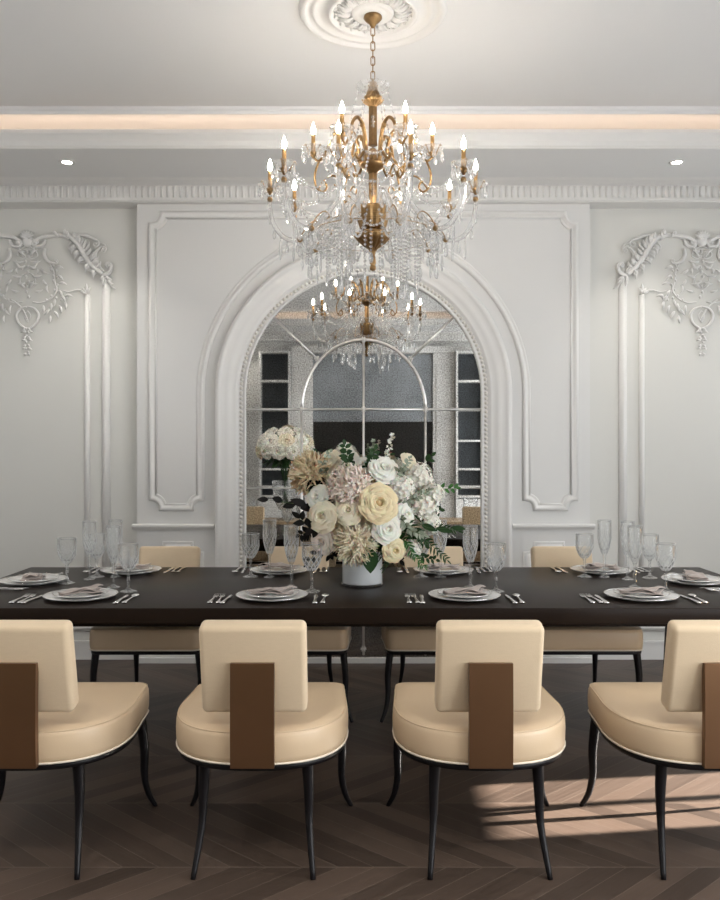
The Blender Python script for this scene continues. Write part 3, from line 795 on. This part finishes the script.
def hydr_mesh(seed, n=70):
    rd = random.Random(seed); m_ = MB(); m_.ball((0,0,0), .78, 12, 8)
    for k in range(n):
        z = 1-1.6*(k+.5)/n; ph = k*2.39996; r = math.sqrt(max(0,1-z*z))
        d = Vector((r*math.cos(ph), r*math.sin(ph), z)); T = orient(d*(.86+.12*rd.random()), d+Vector((rd.uniform(-.3,.3),rd.uniform(-.3,.3),rd.uniform(-.3,.3))), rd.uniform(0,6.28))
        for p in range(4):
            R = T @ Matrix.Rotation(p*PI/2, 4, 'Z')
            m_.add([(0,0,0),(.13,.10,.05),(.25,.0,.055),(.13,-.10,.05)], [[0,1,2],[0,2,3]], False, R)
    return m_
def inst(name, me_src, matr, mtx, label, cat, group=None):
    o = bpy.data.objects.new(name, me_src.copy() if me_src.materials[0] != M[matr] else me_src); 
    if o.data.materials[0] != M[matr]: o.data.materials[0] = M[matr]
    C.objects.link(o); o.matrix_world = mtx; return tag(o, label, cat, group)
ROSES = [rose_mesh(s_, 8).build('rose_source', 'rose_cream') for s_ in (1,2,3)]
MUM = mum_mesh(5, 600, .22, .6, w0=.058).build('mum_source', 'rose_blush'); HYD = hydr_mesh(6).build('hyd_source', 'rose_white'); MUM2 = mum_mesh(9, 380, .46, .6, w0=.05).build('mum2_source', 'rose_cream')
VX, VY = .012, 4.25
VC = Vector((VX, VY, 1.06))
vz = empty('flower_vase', (VX, VY, TZ), 0, 'low round white ceramic vase on a clear base holding the centre flowers', 'vase')
MB().lathe([(0,.012),(.099,.012),(.102,.018),(.102,.155),(.100,.160),(.096,.157),(.096,.02),(0,.02)], 40, cap=False).build('body', 'vase', vz)
MB().lathe([(0,.0),(.104,.0),(.106,.004),(.106,.010),(.103,.012),(0,.012)], 40, cap=False).build('glass_base', 'glass', vz)
def at(x, y, Y): return Vector(((x-360)*Y/830, Y, 1.45+(450-y)*Y/830))
def stemmed(o, mtx, p, r, d, parent_mat='stem'):
    """stem from the bloom down into the vase, a child of the bloom"""
    target = Vector((VX+(p.x-VX)*.28, VY+(p.y-VY)*.28, TZ+.06)); b = p-Vector(d).normalized()*r*.3
    mid = (b+target)/2+Vector((0,0,.02))
    inv = mtx.inverted()
    s_ = MB().tube([inv @ q for q in spline([b, mid, target], 4)], .0022/r, 6).build('stem', parent_mat); s_.parent = o
    s_.data.transform(Matrix.Identity(4)); return s_
blooms = [
 ('rose',337,526, 4.09,10,'rose_tan','small tan rose between the two lower left cream roses','rose'),
 ('rose',371,522, 4.10,10,'rose_blush','blush bud tucked below the largest butter cream rose','rose'),
 ('hyd', 345,452, 4.30,9,'rose_white','small white blossom cluster above the top left roses','blossom'),
 ('hyd', 434,494, 4.22,10,'rose_white','small white blossom cluster at the right by the bright sprig','blossom'),
 ('rose',408,462, 4.30,9,'rose_cream','small cream rose at the top right under the stock spikes','rose'),
 ('hyd', 430,524, 4.15,10,'rose_white','small white blossom cluster between the fern fronds','blossom'), # kind, px x, px y, Y, radius px, material, label
 ('mum', 350,487, 4.10,22,'rose_blush','big blush hydrangea globe at the centre of the bouquet','hydrangea'),
 ('rose',378,504, 4.03,18,'rose_yellow','largest butter cream rose, right of the bouquet centre','rose'),
 ('rose',349,511, 4.05,13.5,'rose_cream','cream rose directly below the blush globe','rose'),
 ('rose',324,517, 4.07,14.5,'rose_cream','cream rose at the lower left of the bouquet','rose'),
 ('rose',386,529, 4.06,14,'rose_white','ivory rose below the largest butter cream rose','rose'),
 ('mum2',355,543, 4.07,21,'rose_cream','shaggy cream chrysanthemum hanging over the vase rim','chrysanthemum'),
 ('rose',324,541, 4.10,12.5,'rose_blush','small blush rose at the bottom left of the bouquet','rose'),
 ('rose',319,498, 4.12,12,'rose_white','small ivory rose on the left flank of the bouquet','rose'),
 ('mum2',311,474, 4.22,21,'rose_tan','loose tan and cream dahlia at the upper left of the bouquet','dahlia'),
 ('rose',329,463, 4.25,13,'rose_cream','pale cream rose above the tan dahlia','rose'),
 ('rose',347,462, 4.30,12,'rose_white','white rose at the top of the bouquet, left of the mirror bar','rose'),
 ('rose',364,468, 4.22,12,'rose_white','white rose at the top of the bouquet behind the blush globe','rose'),
 ('rose',383,471, 4.16,14.5,'rose_white','upright white rose at the top right of the blush globe','rose'),
 ('hyd', 417,478, 4.30,15,'rose_white','white stock cluster at the far right of the bouquet top','stock flower'),
 ('hyd', 400,490, 4.16,14,'rose_white','white hydrangea head right of the largest rose','hydrangea'),
 ('hyd', 423,508, 4.18,16,'rose_white','white hydrangea head among the ferns at right','hydrangea'),
 ('rose',393,550, 4.07,11.5,'rose_yellow','yellow centred rose hanging at the lower right','rose'),
 ('hyd', 412,549, 4.12,9,'rose_white','small white blossom cluster low beside the yellow centred rose','blossom'),
 ('rose',404,515, 4.12,11,'rose_white','half hidden white rose right of the largest rose','rose'),
 ('rose',336,480, 4.16,11,'rose_cream','cream rose tucked between the tan dahlia and the blush globe','rose'),
]
src = {'mum': MUM, 'mum2': MUM2, 'hyd': HYD}
for k, (kd, x, y, Y, r, mt, lb, cat) in enumerate(blooms):
    p = at(x, y, Y); d = (p-VC); d.z *= .6; d.y = min(d.y, -.02); d = d.normalized()+Vector((0,-.75,.12)); R = r*1.08*Y/830
    s_ = ROSES[k % 3] if kd == 'rose' else src[kd]
    mtx = orient(p, d, k*1.7, R)
    o = inst({'hyd':'white_hydrangea','mum':'blush_hydrangea','mum2':'chrysanthemum','rose':'garden_rose'}[kd], s_.data, mt, mtx, lb, cat, 'blooms in the centre vase')
    stemmed(o, mtx, p, R, d)
def leaf_add(m_, base, d, L, W, nrm=None, droop=.15):
    d = Vector(d).normalized(); nrm = Vector(nrm) if nrm else Vector((0,-1,.4)); sd_ = d.cross(nrm)
    if sd_.length < .01: sd_ = Vector((1,0,0))
    sd_.normalize(); up = sd_.cross(d); vs = []; fs = []; n = 6
    for j in range(n+1):
        t = j/n; w_ = W*math.sin(PI*min(.03+t*.97,1))**.8*(1-.35*t); c = base+d*L*t-Vector((0,0,1))*droop*L*t*t
        for i in (-1,0,1): vs.append(c+sd_*w_*i+up*(.18*w_*abs(i)))
    for j in range(n):
        for i in range(2): q = 3*j+i; fs.append([q,q+1,q+4,q+3])
    m_.add(vs, fs)
def sprig(name, mt, pts, n, L, W, label, cat='foliage', spread=60, droop=.1, group='greenery in the centre vase', stem_mat='stem'):
    ctrl = [at(*p) for p in pts]; s_ = spline([Vector((VX,VY,TZ+.07))]+ctrl, 8) ; N = len(s_)
    o = MB().tube(s_, [.0024-.0015*i/N for i in range(N)], 5).build(name, stem_mat); tag(o, label, cat, group)
    m_ = MB(); rd = random.Random(hash(label) % 1000 if False else len(label)*7+n)
    st_ = 8
    for k in range(n):
        i = int(st_+(N-1-st_)*(k+1)/n); i = min(i, N-1); t = (s_[min(i+1,N-1)]-s_[max(i-1,0)]).normalized()
        a = math.radians(spread)*(1 if k % 2 else -1)*rd.uniform(.7,1.15)
        ax = Vector((rd.uniform(-.3,.3),1,rd.uniform(-.3,.3))).normalized()
        d = Matrix.Rotation(a, 3, ax) @ t
        if k == n-1: d = t
        leaf_add(m_, s_[i], d, L*rd.uniform(.75,1.15)*(1-.4*k/n), W*(1-.3*k/n), (rd.uniform(-.5,.5),-1,rd.uniform(-.2,.8)), droop)
    lv = m_.build('leaves', mt); lv.parent = o
    return o
sprig('leafy_branch','leaf_dark', [(325,515,4.15),(300,505,4.12),(268,500,4.1)], 5, .10, .026, 'dark broad leaves sticking out at the left of the bouquet', spread=25)
sprig('leafy_branch','leaf_dark', [(330,530,4.12),(312,528,4.08),(300,518,4.06)], 9, .075, .024, 'dark purple leaves at the lower left of the bouquet')
sprig('leafy_branch','leaf_dark', [(335,545,4.12),(318,552,4.08),(308,562,4.07)], 7, .05, .016, 'dark purple sprig drooping left of the vase')
sprig('leafy_branch','leaf_bright', [(400,510,4.25),(430,492,4.25),(456,488,4.25)], 16, .055, .014, 'bright green leafy sprig reaching right', spread=55)
sprig('leafy_branch','leaf', [(400,490,4.3),(420,470,4.3),(432,456,4.3)], 12, .05, .014, 'green sprig at the upper right of the bouquet')
sprig('fern_frond','leaf', [(400,525,4.12),(425,540,4.08),(447,560,4.05)], 34, .05, .007, 'feathery fern frond drooping right over the table', 'fern', spread=55)
sprig('fern_frond','leaf', [(405,515,4.14),(432,524,4.12),(458,531,4.1)], 30, .045, .007, 'feathery fern frond pointing right beside the large leaf', 'fern', spread=55)
sprig('fern_frond','leaf_bright', [(400,540,4.1),(413,555,4.06),(425,568,4.04)], 26, .04, .006, 'short fern frond hanging between vase and right hand flute', 'fern', spread=55)
sprig('leafy_branch','leaf', [(405,525,4.1),(430,528,4.05),(452,528,4.02)], 3, .09, .02, 'single long green leaf pointing right', spread=12)
sprig('eucalyptus_sprig','leaf_silver', [(395,500,4.15),(410,500,4.12),(430,490,4.1)], 22, .042, .013, 'silvery variegated sprig among the white blooms at right')
sprig('eucalyptus_sprig','leaf_silver', [(395,520,4.1),(410,530,4.05),(424,535,4.03)], 22, .04, .012, 'silvery variegated sprig below the white hydrangeas')
sprig('eucalyptus_sprig','leaf_silver', [(395,480,4.15),(402,470,4.12),(410,458,4.12)], 20, .035, .011, 'silvery variegated sprig rising beside the upright white rose')
sprig('leafy_branch','leaf', [(345,475,4.3),(335,455,4.32),(313,452,4.32)], 9, .04, .012, 'small green sprig above the upper left blooms')
sprig('leafy_branch','leaf_silver', [(330,480,4.2),(322,466,4.15),(330,452,4.15)], 12, .04, .013, 'cream edged leaf sprig over the tan dahlia')
sprig('leafy_branch','leaf', [(405,535,4.2),(420,555,4.22),(436,560,4.2)], 14, .045, .013, 'green leaves low at the right behind the ferns')
sprig('leafy_branch','leaf', [(360,530,4.2),(370,500,4.15),(395,470,4.2)], 24, .06, .016, 'green filler leaves between the roses', spread=70)
sprig('leafy_branch','leaf_dark', [(340,520,4.2),(335,500,4.15),(315,485,4.2)], 22, .06, .018, 'dark filler leaves between the left hand roses', spread=70)
sprig('leafy_branch','leaf', [(340,490,4.3),(350,470,4.3),(390,455,4.34)], 18, .05, .014, 'green filler leaves behind the top of the bouquet', spread=70)
for q, (tx, ty, mt_) in enumerate([(305,480,'leaf_dark'),(300,535,'leaf_dark'),(345,445,'leaf'),(440,510,'leaf'),(425,545,'leaf'),(375,450,'leaf'),(400,560,'leaf_dark'),(330,555,'leaf_dark')]):
    mid = ((tx+360)/2, (ty+510)/2, 4.2)
    sprig('leafy_branch', mt_, [mid, ((mid[0]+tx)/2, (mid[1]+ty)/2, 4.16), (tx,ty,4.15)], 20, .055, .017,
        'filler leaves poking out ' + ['beside the tan dahlia','under the small blush rose','at the very top left','at the right edge of the blooms','low on the right','behind the stock spikes','right of the vase rim','left of the vase rim'][q], spread=75)
m_ = MB(); leaf_add(m_, at(370,548,4.05), (.02,.0,-1), .125, .048, (0,-1,0), 0)
tag(m_.build('large_leaf', 'leaf'), 'pointed green leaf hanging over the front of the vase', 'leaf')
for (pp, lb) in (([(375,480,4.25),(372,465,4.22),(374,440,4.22)], 'slim white stock spike rising left of the taller spike'), ([(385,480,4.22),(388,455,4.2),(393,434,4.2)], 'tall white and green stock spike topping the bouquet')):
    ctrl = [at(*p) for p in pp]; s_ = spline([Vector((VX,VY,TZ+.07))]+ctrl, 8)
    o = MB().tube(s_, .002, 5).build('flower_spike', 'stem'); tag(o, lb, 'flower', 'stock spikes in the centre vase')
    m_ = MB(); rd = random.Random(3); N = len(s_)
    for k in range(34):
        i = int(12+(N-13)*k/33); c = s_[i]+Vector((rd.uniform(-.014,.014), rd.uniform(-.014,.014), rd.uniform(-.006,.006)))*(1.3-k/40)
        for q_ in range(4): leaf_add(m_, c, (rd.uniform(-1,1),rd.uniform(-1,1),rd.uniform(-.3,1)), .014, .005, None, 0)
    b = m_.build('florets', 'leaf_silver' if 'slim' in lb else 'rose_white'); b.parent = o

# ------------------------------------------------------------ chandelier
ch_ = empty('chandelier', (CHX, CHY, H2-.026), 0, 'two tier brass and crystal chandelier with lit candle bulbs above the table', 'chandelier')
OZ = -(H2-.026)
TC = Matrix.Translation((0,0,OZ))           # chandelier parts are written in world heights
def cm(mb, name, mt, par=None): return mb.build(name, mt, par if par is not None else ch_)
def L(mb, prof, n=24, **k): return mb.lathe(prof, n, TC, **k)
cm(L(MB(), [(0,3.474),(.042,3.474),(.044,3.465),(.034,3.452),(.018,3.440),(.012,3.428),(.006,3.42),(0,3.42)], 28, cap=False), 'ceiling_canopy', 'gold')
z = 3.425; k = 0
while z > 3.16:
    c = []; hw, hh = .0095, .021
    for i in range(16):
        a = 2*PI*i/16; x = hw*math.cos(a); zz = z-hh+ (hh-hw)*(1 if math.sin(a) > 0 else -1)+hw*math.sin(a)
        c.append((x,0,zz) if k % 2 == 0 else (0,x,zz))
    cm(MB().tube(c, .0026, 6, TC, closed=True, up=None), 'chain_link', 'gold'); z -= .0345; k += 1
flute = lambda amp: (lambda i, j: 1+amp*(1 if i % 2 else -1))
lobes = lambda amp, n, k: (lambda i, j: 1+amp*(abs(math.cos(PI*k*i/n))-.5))
cm(L(MB(), [(.0,3.165),(.018,3.165),(.022,3.15),(.016,3.14),(.026,3.125),(.030,3.105),(.046,3.09),(.050,3.083),(.038,3.07),(.022,3.06),(.016,3.05)], 96, cap=False, rf=lobes(.14,96,14)), 'upper_collar', 'gold')
cm(L(MB(), [(.03,3.115),(.05,3.12),(.072,3.135),(.080,3.15),(.076,3.152),(.068,3.14),(.048,3.126),(.03,3.121),(.03,3.115)], 24, cap=False, smooth=False, rf=flute(.03)), 'crystal_dish', 'dish')
for (a, b, nm) in ((3.06, 2.87, 'upper_column'), (2.86, 2.56, 'lower_column')):
    cm(L(MB(), [(.010,a),(.019,a-.01),(.019,(a+b)/2),(.019,b+.02),(.022,b)], 4, smooth=False), nm, 'gold')
for zc in (2.995,2.975,2.955, 2.70,2.68,2.66,2.64):
    cm(MB().ball((0,-.022,zc+OZ), .0095, 8, 6), 'crystal_bead', 'crystal')
cm(L(MB(), [(.02,2.84),(.05,2.835),(.085,2.815),(.096,2.80),(.092,2.797),(.06,2.815),(.02,2.82)], 24, cap=False, smooth=False, rf=flute(.03)), 'middle_dish', 'dish')
cm(L(MB(), [(.022,2.79),(.062,2.785),(.064,2.778),(.045,2.762),(.026,2.75),(.020,2.74),(.0,2.74)], 28, cap=False, rf=flute(.03)), 'middle_bowl', 'gold')
cm(L(MB(), [(.020,2.57),(.060,2.575),(.080,2.58),(.083,2.57),(.070,2.53),(.060,2.495),(.050,2.475),(.0,2.47)], 96, cap=False, rf=lobes(.14,96,14)), 'crown_bowl', 'gold')
cm(L(MB(), [(.0,2.455),(.045,2.458),(.080,2.452),(.083,2.446),(.070,2.43),(.045,2.405),(.022,2.388),(.012,2.375),(.009,2.36),(.012,2.345),(.014,2.32),(.008,2.315),(.014,2.305),(.013,2.292),(.0,2.284)], 96, cap=False, rf=lobes(.16,96,14)), 'bottom_finial', 'gold')
cm(L(MB(), [(.0,2.47),(.055,2.47),(.055,2.455),(.0,2.455)], 16, cap=False), 'neck', 'gold')
def drop(m_, p, s=1.0, kind=0):
    """faceted crystal pendant hanging at p (top)"""
    T = Matrix.Translation(p) @ Matrix.Rotation(random.uniform(0,1), 4, 'Z') @ Matrix.Diagonal((s,s,s,1))
    m_.lathe([(0,0),(.0045,-.006),(0,-.012)], 6, T, False, cap=False)
    if kind == 0: m_.lathe([(0,-.012),(.006,-.020),(.0105,-.040),(.007,-.052),(0,-.058)], 6, T, False, cap=False)
    else: m_.lathe([(0,-.012),(.0038,-.018),(.0055,-.055),(.003,-.070),(0,-.076)], 6, T, False, cap=False)
def drops_from(p, n, s): pass
pend = []           # (location, scale, kind)
def bobeche(R, arm, z0):
    """cup, petals, candle and bulb on an arm; R is the arm transform with x outwards"""
    r_ = arm['_r']
def candle(arm, Mx, r, zc):
    T = Mx @ Matrix.Translation((r, 0, zc))
    d = MB().lathe([(.008,0),(.030,.004),(.050,.016),(.056,.024),(.052,.023),(.028,.010),(.008,.006)], 20, T, False, cap=False, rf=flute(.03)).build('drip_pan', 'dish', arm)
    m_ = MB().lathe([(.0,-.028),(.006,-.026),(.012,-.012),(.017,.0),(.012,.004),(.0,.005)], 12, T, cap=False)
    for q in range(4):
        a = q*PI/2+PI/4; R2 = T @ Matrix.Rotation(a, 4, 'Z')
        m_.tube([R2 @ p for p in spline([(.008,0,-.012),(.024,0,-.008),(.036,0,.012),(.043,0,.026),(.050,0,.027),(.051,0,.019)], 3)], .0023, 5)
    m_.build('candle_cup', 'gold', arm)
    cs = MB().lathe([(0,.004),(.0095,.004),(.0095,.084),(0,.084)], 12, T, cap=False).build('candle_sleeve', 'candle_gold', arm)
    MB().lathe([(0,.084),(.006,.085),(.0105,.097),(.0110,.106),(.0075,.120),(.003,.133),(0,.142)], 12, T, cap=False).build('bulb', 'bulb', arm)
    for q in range(7):
        a = 2*PI*q/7+.3; p = T @ Vector((.050*math.cos(a), .050*math.sin(a), .014)); pend.append((p, .95, 0, p.y))
for k in range(10):
    th = k*PI/5; Mx = TC @ Matrix.Rotation(th, 4, 'Z')
    arm = MB().tube([Mx @ p for p in spline([(.055,0,2.53),(.09,0,2.60),(.14,0,2.625),(.20,0,2.58),(.27,0,2.49),(.34,0,2.432),(.41,0,2.44),(.46,0,2.50),(.48,0,2.58),(.48,0,2.632)], 4)], .0115, 7, smooth=False).build('arm', 'crystal', ch_)
    arm['label'] = 'lower clear crystal arm'
    for (r, z) in ((.055,2.53),(.34,2.432),(.48,2.62)): MB().ball(Mx @ Vector((r,0,z)), .0135, 10, 6).build('arm_joint', 'gold', arm)
    j = MB()
    j.tube([Mx @ p for p in spline([(.34,0,2.44),(.31,0,2.49),(.27,0,2.52),(.245,0,2.50),(.26,0,2.485)],4)], .003, 5)
    j.build('arm_scroll', 'gold', arm)
    candle(arm, Mx, .48, 2.668)
    # bead swags: from the arm back to the middle dish, and on to the next arm
    def swag(A, B, sag, n, rb):
        m_ = MB(); P = [A+(B-A)*(i/n)-Vector((0,0,sag*math.sin(PI*i/n))) for i in range(n+1)]
        m_.tube(P, .0012, 4)
        for q_ in P: m_.ball(q_, rb, 6, 4)
        return m_.build('bead_chain', 'crystal', ch_)
    swag(Mx @ Vector((.44,.02,2.66)), Mx @ Vector((.09,.01,2.80)), .13, 24, .0066)
    swag(Mx @ Vector((.36,.0,2.46)), Mx @ Vector((.075,0,2.57)), .12, 22, .0066)
    N2 = Mx @ Matrix.Rotation(PI/5, 4, 'Z')
    swag(Mx @ Vector((.45,0,2.665)), N2 @ Vector((.45,0,2.665)), .10, 18, .0066)
    swag(Mx @ Vector((.27,0,2.49)), N2 @ Vector((.27,0,2.49)), .06, 12, .0066)
    for (r, z, kd, s_) in ((.48,2.60,1,1.3),(.43,2.45,1,1.5),(.34,2.418,0,1.2),(.40,2.425,0,1.0),(.27,2.478,1,1.0),(.46,2.49,0,1.0),(.20,2.56,1,1.2),(.37,2.42,1,1.2),(.30,2.45,0,1.2),(.235,2.52,0,1.1),(.13,2.60,0,1.0)):
        p = Mx @ Vector((r,0,z)); pend.append((p, s_, kd, p.y))
for k in range(6):
    th = k*PI/3; Mx = TC @ Matrix.Rotation(th, 4, 'Z')
    c = spline([(.030,0,2.765),(.062,0,2.80),(.070,0,2.87),(.095,0,2.935),(.14,0,2.955),(.185,0,2.92),(.210,0,2.85),(.25,0,2.80),(.275,0,2.815)], 4)
    arm = MB().tube([Mx @ p for p in c], [.0115-.006*i/(len(c)-1) for i in range(len(c))], 8).build('arm', 'gold', ch_)
    arm['label'] = 'upper curved brass arm'
    j = MB()
    j.tube([Mx @ p for p in spline([(.25,0,2.80),(.27,0,2.74),(.265,0,2.68),(.235,0,2.655),(.215,0,2.675),(.225,0,2.70),(.24,0,2.695)], 4)], .0055, 6)
    j.tube([Mx @ p for p in spline([(.255,0,2.67),(.22,0,2.715),(.18,0,2.73),(.155,0,2.70),(.17,0,2.68),(.18,0,2.69)], 4)], .0045, 6)
    j2 = MB(); j2.tube([Mx @ p for p in spline([(.06,0,2.86),(.10,0,2.80),(.14,0,2.77),(.16,0,2.79)], 4)], .0075, 6)
    for q in ((.215,2.84),(.10,2.935)): MB().ball(Mx @ Vector((q[0],0,q[1])), .0125, 8, 6).build('arm_joint', 'gold', arm)
    j.build('scroll', 'gold', arm); j2.build('inner_scroll', 'gold', arm)
    candle(arm, Mx, .278, 2.838)
    swag(Mx @ Vector((.25,.0,2.85)), Mx @ Vector((.07,0,3.12)), .13, 22, .0055)
    N2 = Mx @ Matrix.Rotation(PI/3, 4, 'Z')
    swag(Mx @ Vector((.25,0,2.84)), N2 @ Vector((.25,0,2.84)), .08, 16, .006)
    for (r, z) in ((.255,2.675),(.16,2.695)): p = Mx @ Vector((r,0,z)); pend.append((p, 1.0, 1, p.y))
# crystal curtain: strings of drops from rings under the bowls
for (n, R, z0, z1) in ((18,.215,2.50,2.28), (14,.15,2.50,2.22), (22,.30,2.45,2.33)):
    cm(MB().tube([(R*math.cos(2*PI*i/40), R*math.sin(2*PI*i/40), z0+OZ) for i in range(40)], .0016, 5, closed=True, up=(0,0,1)), 'drop_ring', 'gold')
    for i in range(n):
        a = 2*PI*(i+.35*(n % 3))/n; zz = z0-.004; L_ = (z0-z1)*random.uniform(.75,1.15)
        m_ = MB(); x, y = R*math.cos(a), R*math.sin(a)
        if abs(x) < .09 and R < .2: continue
        while zz > z0-L_:
            m_.lathe([(0,zz),(.0078,zz-.008),(0,zz-.016)], 6, Matrix.Translation((x,y,OZ)), False, cap=False); zz -= .0185
        if n == 14 or n == 16 or n == 12: m_.build('crystal_string', 'crystal', ch_)
        else: m_.build('crystal_string', 'crystal', ch_)
        pend.append((Vector((x,y,zz+OZ+.002)), 1.1, i % 2, y))
pend.sort(key=lambda q: q[3])
rest = MB()
for i, (p, s_, kd, _) in enumerate(pend):
    if i < 100: m_ = MB(); drop(m_, p, s_, kd); m_.build('pendant', 'crystal', ch_)
    else: drop(rest, p, s_, kd)
o = rest.build('pendants', 'crystal', ch_); o['kind'] = 'stuff'

# ------------------------------------------------------------ what the mirror shows: the opposite side of the room
OX = .2
fp = empty('fireplace_wall_unit', (OX, YF, 0), 0, 'pale wall unit with grey marble panel over a wide dark opening, seen in the mirror', 'fireplace')
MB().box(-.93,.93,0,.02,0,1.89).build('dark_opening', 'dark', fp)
MB().box(-.98,.98,0,.05,1.89,2.93).build('marble_panel', 'marble', fp)
for sx in (-1,1):
    a, b = sorted((sx*.93, sx*1.26)); MB().box(a,b,0,.09,0,2.95).box(a+.05,b-.05,.09,.105,.2,2.8).build('pilaster', 'plaster', fp)
MB().box(-1.26,1.26,0,.12,2.95,3.05).build('header', 'plaster', fp)
for sx, lb in ((-1,'open shelving with dark back left of the fireplace, seen in the mirror'), (1,'open shelving with dark back right of the fireplace, seen in the mirror')):
    a, b = sorted((sx*1.27, sx*1.75)); b2 = (a+b)/2
    sh = empty('shelving_unit', (OX+b2, YF, 0), 0, lb, 'shelves', 'shelving beside the fireplace')
    MB().box(-.21,.21,0,.02,.7,2.94).build('back_panel', 'shelf_back', sh)
    for q in (-.24,.21): MB().box(q,q+.03,0,.22,0,2.97).build('side_panel', 'plaster', sh)
    for z in (2.94,2.49,2.05,1.575,1.14,.87,.72): MB().box(-.21,.21,.02,.22,z,z+.03).build('shelf', 'plaster', sh)
    MB().box(-.21,.21,0,.22,0,.7).build('cabinet', 'plaster', sh)
ct = empty('low_table', (.02, -.55, 0), 0, 'long low table with rounded wooden top on a white block, seen in the mirror', 'table')
m_ = MB()
pl = arc(1.4,0,.36,-90,90,10)+arc(-1.4,0,.36,90,270,10); n = len(pl)
m_.add([(x,y,.36) for x,y in pl]+[(x,y,.455) for x,y in pl], [list(range(n))[::-1], list(range(n,2*n))]+[[i,(i+1)%n,n+(i+1)%n,n+i] for i in range(n)], False)
m_.build('tabletop', 'wood', ct)
MB().bbox(-1.45,1.45,-.25,.25,0,.36,.02).build('base', 'white_marble', ct)
gv = empty('tall_glass_vase', (-1.07, -.55, .455), 0, 'footed clear glass vase of white roses, seen in the mirror', 'vase')
MB().lathe([(0,0),(.13,0),(.13,.01),(.05,.03),(.025,.07),(.03,.11),(.10,.16),(.17,.30),(.19,.55),(.185,.56),(.165,.30),(.09,.17),(.0,.13)], 20, cap=False, smooth=False, rf=flute(.02)).build('body', 'glass', gv)
first = None; k = 0; cc = Vector((-1.07,-.55,1.47))
for lay, (el, n) in enumerate(((80,1),(50,6),(20,10),(-8,12))):
    for i in range(n):
        a = 2*PI*i/n+lay*.4; e = math.radians(el); d = Vector((math.cos(a)*math.cos(e), math.sin(a)*math.cos(e), math.sin(e)))
        o = inst('white_rose', ROSES[(k) % 3].data, 'rose_white' if k % 4 else 'rose_cream', orient(cc+Vector((d.x*.36,d.y*.36,d.z*.27)), d, k, .112), 'white rose in the round bouquet in the tall glass vase', 'rose', 'roses in the tall glass vase'); k += 1
m_ = MB(); rd = random.Random(2)
for i in range(40):
    a = rd.uniform(0,6.28); leaf_add(m_, cc+Vector((.12*math.cos(a),.12*math.sin(a),-.12)), (math.cos(a),math.sin(a),rd.uniform(-.6,.1)), .26, .05, (0,0,1), .2)
for i in range(9):
    a = i*.7; m_.tube([cc+Vector((.1*math.cos(a),.1*math.sin(a),-.1)), Vector((-1.07-.05*math.cos(a),-.55-.05*math.sin(a),.66))], .008, 5)
m_.ball(cc, .24, 12, 8)
tag(m_.build('bouquet_greenery', 'leaf'), 'green leaves and stems under the white rose ball, seen in the mirror', 'foliage', kind='stuff')
for x, lb in ((-1.6,'small clear glass bowl at the left end of the low table'),(1.58,'small clear glass bowl at the right end of the low table')):
    o = MB().lathe([(0,0),(.08,0),(.09,.02),(.11,.30),(.105,.30),(.085,.03),(0,.02)], 16, Matrix.Identity(4), False, cap=False).build('glass_bowl', 'glass'); o.location = (x,-.55,.455)
    tag(o, lb, 'bowl', 'glass bowls on the low table')

for o in ROSES+[MUM, MUM2, HYD]: bpy.data.objects.remove(o)
